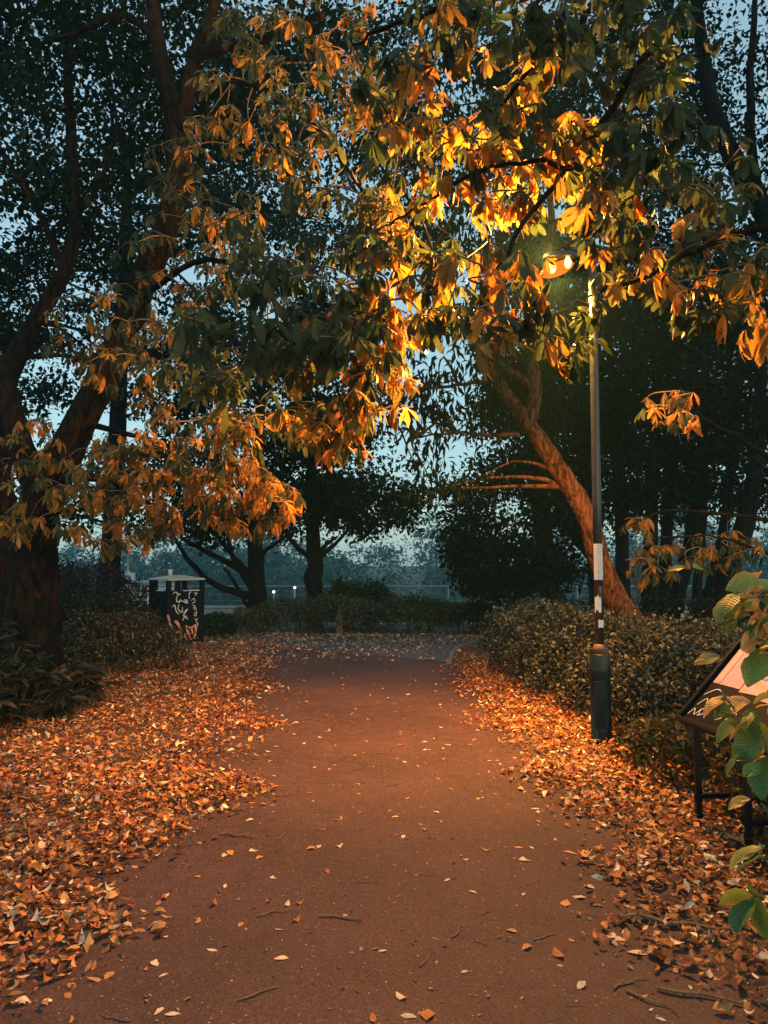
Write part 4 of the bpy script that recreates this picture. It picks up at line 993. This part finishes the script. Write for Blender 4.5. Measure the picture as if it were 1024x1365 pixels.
# thin pale liners round the openings
for c, s_ in (((-S+.012, -S*.05, 1.088), (.012, .34, .016)), ((S*.28, -S+.012, 1.088), (.36, .012, .016))): bbox(c, s_).build('opening_rim', M_WHITE, bn)
cup = thing('paper_cup', 'small white paper cup left on top of the bin lid', 'cup', bl(-.12, .05, 1.375))
cp = wmat(cup).translation
MB().lathe(cp, [(.035, 0), (.045, .10), (.047, .11)], 16).build('cup_body', M_WHITE, cup, True)
MB().lathe(cp+Vector((0, 0, .11)), [(.05, 0), (.05, .008), (.042, .014)], 16).build('cup_lid', M_WHITE, cup, True)
# graffiti: flat paint strokes on the two faces towards the path
def stroke(name, pts, width, p0, n, m, parent, to_px):
    nrm = Vector(n).normalized(); Q = [on_plane(*to_px(*p), p0, nrm)+nrm*.004 for p in pts]
    Q, _ = spline(Q, 1, 4); V, Fc = [], []
    for i, q in enumerate(Q):
        t = (Q[min(i+1, len(Q)-1)]-Q[max(i-1, 0)]).normalized(); b = nrm.cross(t).normalized()*width*.5*(.55+.45*math.sin(math.pi*(i+.5)/len(Q)))
        V += [q-b, q+b]
    Fc = [(2*i, 2*i+1, 2*i+3, 2*i+2) for i in range(len(Q)-1)]
    return MB().add(V, Fc).build(name, m, parent)
M_SPRAYW = simple('white_spray', (.62, .62, .60), .6, var=.15, scale=30)
M_SPRAYP = simple('pink_spray', (.70, .30, .22), .6, var=.15, scale=12)
crop = lambda x, y: (180+x*120/1024, 740+y*120/1024)
fn = RZ @ Vector((0, -1, 0)); fp = bl(0, -S, .6)
fn2 = RZ @ Vector((-1, 0, 0)); fp2 = bl(-S, 0, .6)
for pts in ([(430, 440), (465, 420), (490, 450), (520, 440)], [(500, 430), (470, 500), (490, 535), (520, 500)], [(500, 540), (530, 520), (590, 545), (560, 500)],
            [(420, 590), (450, 570), (470, 640), (500, 670)], [(500, 560), (490, 610), (530, 650), (540, 590)], [(545, 660), (600, 610), (550, 690), (590, 690)], [(540, 745), (570, 700), (600, 730)],
            [(560, 520), (590, 510), (600, 550)]):
    stroke('graffiti_tag', pts, .022, fp, fn, M_SPRAYW, bn, crop)
for pts in ([(620, 500), (615, 440), (640, 415)], [(670, 430), (705, 435), (680, 460)], [(640, 520), (670, 490), (680, 530), (645, 550)], [(655, 570), (685, 580), (660, 600)], [(665, 620), (690, 600), (695, 640)],
            [(670, 660), (700, 650), (690, 690), (668, 675)], [(680, 720), (700, 745), (710, 715)], [(690, 760), (715, 780), (700, 810)]):
    stroke('graffiti_tag', pts, .018, fp, fn, M_SPRAYW, bn, crop)
for pts, w in (([(580, 800), (600, 870), (640, 960)], .05), ([(600, 820), (640, 830), (655, 900)], .04), ([(640, 830), (685, 800), (690, 880), (670, 950)], .05), ([(570, 890), (575, 930), (590, 960)], .045), ([(450, 750), (480, 770), (510, 830)], .06), ([(450, 875), (500, 880), (540, 940)], .045)):
    stroke('graffiti_tag', pts, w, fp, fn, M_SPRAYP, bn, crop)
stroke('graffiti_tag', [(372, 680), (395, 760), (425, 850)], .05, fp, fn, M_SPRAYP, bn, crop)

# ------------------------------------------------------------------ the information lectern
A = Vector((1.88, 4.8, .63)); U = Vector((.15, -.99, 0)).normalized(); Wd = Vector((.40, .06, .43)); Wn = Wd.normalized()
NP = U.cross(Wn).normalized(); NP = NP if NP.z > 0 else -NP
LL, LW = .78, .62
ln = thing('information_lectern', 'black sloping information lectern with pink printed sheets beside the green shrub', 'lectern', (A.x+.2, A.y-.4, 0))
M_LECT = simple('lectern_paint', (.005, .006, .008), .5, var=.3, scale=12, spec=.15)
def lp_(u, w, n=0.0): return A+U*u+Wn*w+NP*n
Vq = [lp_(0, 0, -.02), lp_(LL, 0, -.02), lp_(LL, LW, -.02), lp_(0, LW, -.02), lp_(0, 0, .012), lp_(LL, 0, .012), lp_(LL, LW, .012), lp_(0, LW, .012)]
MB().add(Vq, [(3, 2, 1, 0), (4, 5, 6, 7), (0, 1, 5, 4), (1, 2, 6, 5), (2, 3, 7, 6), (3, 0, 4, 7)]).build('panel', M_LECT, ln)
for a, b in ((lp_(-.02, -.012, .01), lp_(LL+.02, -.012, .01)), (lp_(-.02, LW+.012, .01), lp_(LL+.02, LW+.012, .01)), (lp_(-.012, 0, .01), lp_(-.012, LW, .01)), (lp_(LL+.012, 0, .01), lp_(LL+.012, LW, .01))):
    MB().beam(a, b, .03, .05, NP).build('frame_bar', M_LECT, ln, bevel=.004)
for (u, w) in ((.06, .05), (.55, .05), (.06, .52), (.55, .52)):
    p = lp_(u, w, -.03); MB().beam((p.x, p.y, 0), p, .035, .035, (0, 1, 0)).build('leg', M_LECT, ln, bevel=.003)
p, q = lp_(.06, .05), lp_(.06, .52); MB().beam((p.x, p.y, .17), (q.x, q.y, .17), .03, .03).build('stretcher', M_LECT, ln)
p, q = lp_(.55, .05), lp_(.55, .52); MB().beam((p.x, p.y, .17), (q.x, q.y, .17), .03, .03).build('stretcher', M_LECT, ln)
M_SH1 = print_mat('pink_sheet', (.80, .43, .50), (.50, .22, .28), 26, .4, 1, .8)
M_SH2 = print_mat('pink_map', (.78, .46, .50), (.70, .40, .22), 4, .5, 0, .3)
M_SH3 = print_mat('picture_print', (.55, .50, .36), (.16, .30, .36), 3, .6, 0, .2)
def sheet_on(name, u0, u1, w0, w1, m, h=.016, skew=0.0):
    V = [lp_(u0, w0, h), lp_(u1, w0+skew, h), lp_(u1, w1+skew, h), lp_(u0, w1, h)]
    return MB().add(V, [(0, 1, 2, 3)]).build(name, m, ln)
sheet_on('printed_sheet', .03, .30, .30, .58, M_SH1, .0150); sheet_on('printed_sheet', .31, .52, .28, .56, M_SH2, .0152, .01); sheet_on('printed_sheet', .53, .75, .26, .57, M_SH1, .0154)
sheet_on('picture', .36, .46, .40, .50, M_SH3, .019); sheet_on('printed_sheet', .05, .10, .31, .56, M_SH2, .018)
for pts in ([(.03, .04), (.06, .09), (.09, .05), (.12, .10)], [(.05, .12), (.10, .18), (.14, .12), (.18, .19)], [(.12, .05), (.16, .07), (.15, .11), (.12, .09), (.14, .05)], [(.20, .10), (.24, .17), (.28, .11)], [(.30, .06), (.34, .09), (.32, .13), (.29, .10)], [(.04, .20), (.12, .26), (.20, .24)], [(.38, .08), (.42, .15), (.46, .08), (.5, .14)]):
    Q, _ = spline([lp_(u, w, .0155) for u, w in pts], 1, 5); V, Fc = [], []
    for i, q in enumerate(Q):
        t = (Q[min(i+1, len(Q)-1)]-Q[max(i-1, 0)]).normalized(); b = NP.cross(t)*.0035; V += [q-b, q+b]
    MB().add(V, [(2*i, 2*i+1, 2*i+3, 2*i+2) for i in range(len(Q)-1)]).build('graffiti_tag', M_SPRAYW, ln)

# ------------------------------------------------------------------ broad-leaved shrub at the right edge
def broad(r):
    v, uv, c, f4 = [], [], [], []
    prof = ((0, .08), (.15, .55), (.4, .92), (.65, .85), (.87, .45), (1, .03)); bend = r.uniform(.1, .45); fold = r.uniform(.1, .35)
    for i, (t, w) in enumerate(prof):
        for j in (-2, -1, 0, 1, 2):
            y = j/2*w*.42; v.append((t, y, -bend*t*t+abs(y)*fold+(.03*math.sin(t*18+abs(j)*2) if j else 0)+r.uniform(-.012, .012))); uv.append((.5+j*.25*w, t))
            e = abs(j)/2; k = .85+.3*r.random(); c.append((k*(1+.9*e*e), k*(1+.15*e), k*(1-.1*e)))
    f4 = [(i*5+j, i*5+j+1, i*5+j+6, i*5+j+5) for i in range(5) for j in range(4)]
    return dict(v=np.array(v, np.float32), f3=[], f4=f4, uv=np.array(uv, np.float32), c=np.array(c, np.float32))
T_BROAD = [broad(_r) for _ in range(6)]
M_BROAD = leaf_mat('leaf_broad', .3, .4, .3, .8, veins=True)
BR_G = [template_mesh(t, 'broad_leaf', M_BROAD, c) for t, c in zip(T_BROAD, ((.08, .19, .06), (.11, .22, .06), (.06, .16, .06), (.16, .24, .06), (.08, .18, .07), (.20, .26, .08)))]
BR_Y = [template_mesh(t, 'broad_leaf_tan', M_BROAD, c) for t, c in zip(T_BROAD, ((.34, .27, .10), (.46, .38, .17), (.30, .27, .08), (.44, .30, .13), (.22, .24, .08), (.42, .25, .10)))]
bs = thing('broad_leaved_shrub', 'shrub with broad green leaves and tan autumn leaves in front of the lectern', 'shrub', (1.95, 3.05, 0))
stems = [[(1.98, 3.05, 0), (1.9, 3.05, .6), (1.72, 3.05, 1.1), (1.47, 3.1, 1.44)], [(2.0, 3.0, 0), (1.95, 3.0, .7), (1.75, 3.0, 1.2), (1.56, 3.0, 1.55)], [(1.95, 3.1, 0), (1.78, 3.05, .5), (1.55, 3.0, .85), (1.33, 3.0, 1.10)],
         [(1.97, 3.0, 0), (1.75, 2.95, .3), (1.6, 2.9, .42), (1.42, 2.85, .36)], [(2.0, 3.1, 0), (2.0, 3.1, .8), (1.95, 3.1, 1.5), (1.9, 3.1, 1.9)], [(1.98, 3.05, 0), (1.85, 3.1, .5), (1.68, 3.1, .8), (1.45, 3.1, .98)]]
for i, s_ in enumerate(stems): branch_from('stem', bs, s_, [.012, .009, .006, .004], M_TWIG, 6, 0, 5, .004, i)
inv = parent_inv(bs)
def bleaf(p, yaw, pit, sz, green, roll=None):
    o = bpy.data.objects.new('leaf', rnd.choice(BR_G if green else BR_Y)); COL.objects.link(o); o.parent = bs; o.matrix_parent_inverse = inv
    o.location = p; o.rotation_euler = (rnd.gauss(0, .5) if roll is None else roll, pit, yaw); o.scale = (sz,)*3
# big ones where the photograph shows them
for (px, py, d, yaw, pit, sz, g) in ((985, 790, 3.0, 3.6, .5, .16, 1), (1010, 800, 3.0, 2.6, .6, .15, 1), (1015, 775, 3.0, 3.1, .1, .13, 1), (915, 757, 3.1, 3.0, -.1, .07, 1), (925, 757, 3.1, .3, -.3, .06, 1),
        (1022, 872, 2.95, 3.4, .5, .15, 1), (1030, 860, 2.95, 3.0, .2, .12, 1), (968, 928, 3.0, 3.4, 1.0, .10, 1), (1000, 945, 3.0, 4.0, .9, .11, 1), (1010, 965, 2.95, 3.5, 1.0, .17, 1), (1020, 1010, 2.9, 3.9, .9, .15, 1),
        (985, 1005, 2.95, 3.0, .8, .1, 1), (1015, 1130, 2.8, 3.2, .2, .13, 1), (1020, 1140, 2.8, 2.8, .5, .12, 1), (1005, 1200, 2.8, 3.4, .5, .15, 1), (1005, 1195, 2.8, 2.3, .2, .12, 1), (1010, 1195, 2.8, 4.4, 1.0, .14, 1), (1010, 1190, 2.8, 1.0, .3, .12, 1),
        (960, 875, 3.05, 3.2, .1, .10, 0), (975, 930, 3.0, 2.9, .3, .13, 0), (1000, 935, 3.0, 3.0, .15, .14, 0), (1005, 960, 2.95, 2.8, .4, .12, 0), (1010, 850, 2.95, 3.1, .2, .11, 0), (1000, 820, 3.0, 2.9, .1, .1, 0), (1000, 1065, 2.9, 3.0, .4, .09, 0), (940, 880, 3.05, 3.1, 0, .045, 0)):
    bleaf(P(px, py, d), yaw+rnd.uniform(-.3, .3), pit, sz, g)
for i in range(64):
    bleaf(P(rnd.uniform(1000, 1060), rnd.choice((rnd.uniform(770, 860), rnd.uniform(925, 1060))), rnd.uniform(2.85, 3.1)), rnd.uniform(2.2, 4.2), rnd.gauss(.5, .35), rnd.uniform(.05, .095), rnd.random() < .5)
for s_ in stems:
    pts, _ = spline(s_, 1, 8)
    for q in pts[8:]:
        for k in range(rnd.choice((1, 1, 2))):
            if q.x < 1.42 and rnd.random() < .6: continue
            bleaf(q+Vector((rnd.gauss(0, .03), rnd.gauss(0, .05), rnd.gauss(0, .03))), rnd.uniform(0, 6.28), rnd.gauss(.45, .4), rnd.uniform(.07, .14), rnd.random() < .62)

# ------------------------------------------------------------------ small posts and the far side
wp = G(453, 845); mb = MB().box((wp.x, wp.y+.0, .26), (.15, .15, .56))
pst = thing('wooden_post', 'short square wooden post standing before the low hedge', 'post', (wp.x, wp.y, 0))
mb.build('post_shaft', M_POST, pst, bevel=.01)
MB().lathe((wp.x, wp.y, .54), [(.095, 0), (.03, .03)], 4).build('post_cap', M_POST, pst)
q = P(168, 806, 13.2)
sp_ = thing('marker_post', 'small dark post with a tan cap among the shrubs left of the bin', 'post', (q.x, 13.2, 0))
MB().tube([(q.x, 13.2, 0), (q.x, 13.2, q.z)], .05, 12).build('post_shaft', M_BLACK, sp_, True)
MB().lathe((q.x, 13.2, q.z), [(.07, 0), (.07, .02), (.02, .05)], 14).build('post_cap', M_PALE, sp_, True)
q0, q1 = P(170, 812, 22), P(171, 700, 22)
gp_ = thing('sign_pole', 'thin grey pole with a small white plate behind the purple shrub', 'pole', (q0.x, 22, terrain(0, 22)))
MB().tube([(q0.x, 22, terrain(0, 22)), (q0.x, 22, q1.z)], .05, 10).build('pole_shaft', M_STEEL, gp_, True)
pm = P(170, 771, 22); MB().box((q0.x, 21.93, pm.z), (.13, .02, .42)).build('sign_plate', M_WHITE, gp_)
sg = P(845, 795, 19)
sn = thing('dark_sign', 'small dark square sign on a post between the trunks beyond the hedge', 'sign', (sg.x, 19, 0))
MB().box((sg.x, 19, sg.z), (.17, .05, .26)).build('sign_board', M_BLACK, sn, bevel=.005); MB().tube([(sg.x, 19.05, 0), (sg.x, 19.05, sg.z)], .025, 8).build('post_shaft', M_BLACK, sn, True)

# wall with a mesh fence on top, where the ground falls away
wy = 38.0; ztop = P(300, 809, wy).z; zrail = P(300, 781.5, wy).z; zb = terrain(0, wy)-.3
wl = thing('retaining_wall', 'long pale concrete wall beyond the low hedge, made of upright panels', 'wall', (0, wy, zb))
x = -26.0
while x < 26:
    MB().box((x+1.2, wy, (zb+ztop)/2-.04), (2.385, .3, ztop-zb-.08)).build('wall_panel', M_CONC, wl)
    x += 2.4
MB().box((0, wy, ztop), (52.2, .42, .10)).build('coping', M_CONC, wl)
fe = thing('rail_fence', 'thin grey railing on top of the pale wall, one long rail', 'fence', (0, wy, ztop))
MB().tube([(-26, wy, zrail), (26, wy, zrail)], .035, 8).build('rail', M_STEEL, fe, True)
for zz in (.3, .6): MB().tube([(-26, wy, ztop+(zrail-ztop)*zz), (26, wy, ztop+(zrail-ztop)*zz)], .008, 4).build('wire', M_STEEL, fe)
x = -26
while x <= 26:
    MB().tube([(x, wy, ztop), (x, wy, zrail)], .03, 8).build('post', M_STEEL, fe, True); x += 3.25

# far pale building with windows
by = 72.0
bl_, br_ = P(120, 800, by), P(203, 800, by); zt, zg = P(180, 777, by).z, terrain(0, by)-.5
hb = thing('apartment_building', 'pale far building with rows of windows seen left of the bin', 'building', ((bl_.x+br_.x)/2, by+4, zg))
M_FACADE = simple('pale_render', (.42, .46, .47), .8, var=.08, scale=.6)
M_GLASS = simple('dark_glass', (.05, .07, .08), .15, var=.2, scale=.8, spec=.7)
M_FRAME = simple('window_frame', (.6, .62, .62), .5, var=.05)
M_ROOF = simple('slate_roof', (.16, .18, .2), .8, var=.2, scale=2)
W_ = br_.x-bl_.x; cx = (bl_.x+br_.x)/2
MB().box((cx, by+4, (zt+zg)/2), (W_, 8, zt-zg)).build('wall', M_FACADE, hb)
rf = MB().add([(bl_.x-.3, by-.4, zt), (br_.x+.3, by-.4, zt), (br_.x+.3, by+8.4, zt), (bl_.x-.3, by+8.4, zt), (bl_.x-.3, by+4, zt+.2), (br_.x+.3, by+4, zt+.2)],
         [(3, 2, 1, 0), (0, 1, 5, 4), (2, 3, 4, 5), (1, 2, 5), (3, 0, 4)]).build('roof', M_ROOF, hb)
MB().box((P(160, 770, by).x, by+3, zt+.5), (.7, .7, .9)).build('chimney', M_FACADE, rf)
for py in (785, 793.5, 804, 814, 826):
    for px in (126, 137, 148, 159, 170, 183, 193.5):
        c = P(px, py, by)
        f = MB().box((c.x, by-.03, c.z), (.62, .1, .68)).build('window', M_FRAME, hb); MB().box((c.x, by-.05, c.z), (.46, .1, .52)).build('pane', M_GLASS, f)
# far lamps
for (px, py, lab) in ((365, 790, 'lower of two far lit lamps beyond the rail, beside the many-branched trunk'), (393, 784, 'brighter far lit lamp on a pale pole beside the knobbly trunk')):
    d = 85.0; q = P(px, py, d); z0 = terrain(0, d)
    o = thing('far_street_lamp', lab, 'street lamp', (q.x, d, z0)); MB().tube([(q.x, d, z0), (q.x, d, q.z)], [.12, .08], 8).build('column', M_STEEL, o, True)
    MB().lathe((q.x, d, q.z-.05), [(.05, 0), (.12, .08), (.13, .18), (.06, .28)], 12).build('lamp_head', emit_mat('far_lamp_glow', (1, .72, .42), 5), o, True)

# wooded slope far behind
cen = []; 
for i in range(150):
    yy = RS.uniform(92, 175); xx = RS.uniform(-.62, .72)*yy
    h = RS.uniform(10, 19) if yy > 125 else RS.uniform(6, 11); z0 = terrain(xx, yy)
    c = ellipsoid_pts((xx, yy, z0+h*.55), (RS.uniform(2.6, 5.0), RS.uniform(2.6, 4.2), h*.5), 26, .6); cen.append(c)
cen = np.concatenate(cen)
pos = clump_points(cen, 95000, .8, .6).astype(np.float32); n = len(pos)
cloud('distant_woodland', T_SMALL, pos, rand_R(n, .3), RS.uniform(.45, .95, n).astype(np.float32), lerp_cols(n, (.05, .08, .085), (.20, .24, .25), .4), M_LEAF)  # blue-grey leaf colours carry part of the haze
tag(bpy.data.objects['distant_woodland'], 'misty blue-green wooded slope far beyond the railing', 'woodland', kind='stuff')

# ------------------------------------------------------------------ evening haze
hz = MB().box((0, 95, 7.5), (420, 260, 36))
m, nt, out = mat('evening_haze'); pv = N(nt, 'VolumePrincipled'); pv.inputs['Color'].default_value = (.30, .78, .90, 1)
pv.inputs['Density'].default_value = .0012; pv.inputs['Anisotropy'].default_value = .2
nt.links.new(pv.outputs[0], out.inputs['Volume'])
tag(hz.build('haze', m), 'thin blue evening haze filling the air over the far slope', 'haze', kind='stuff')
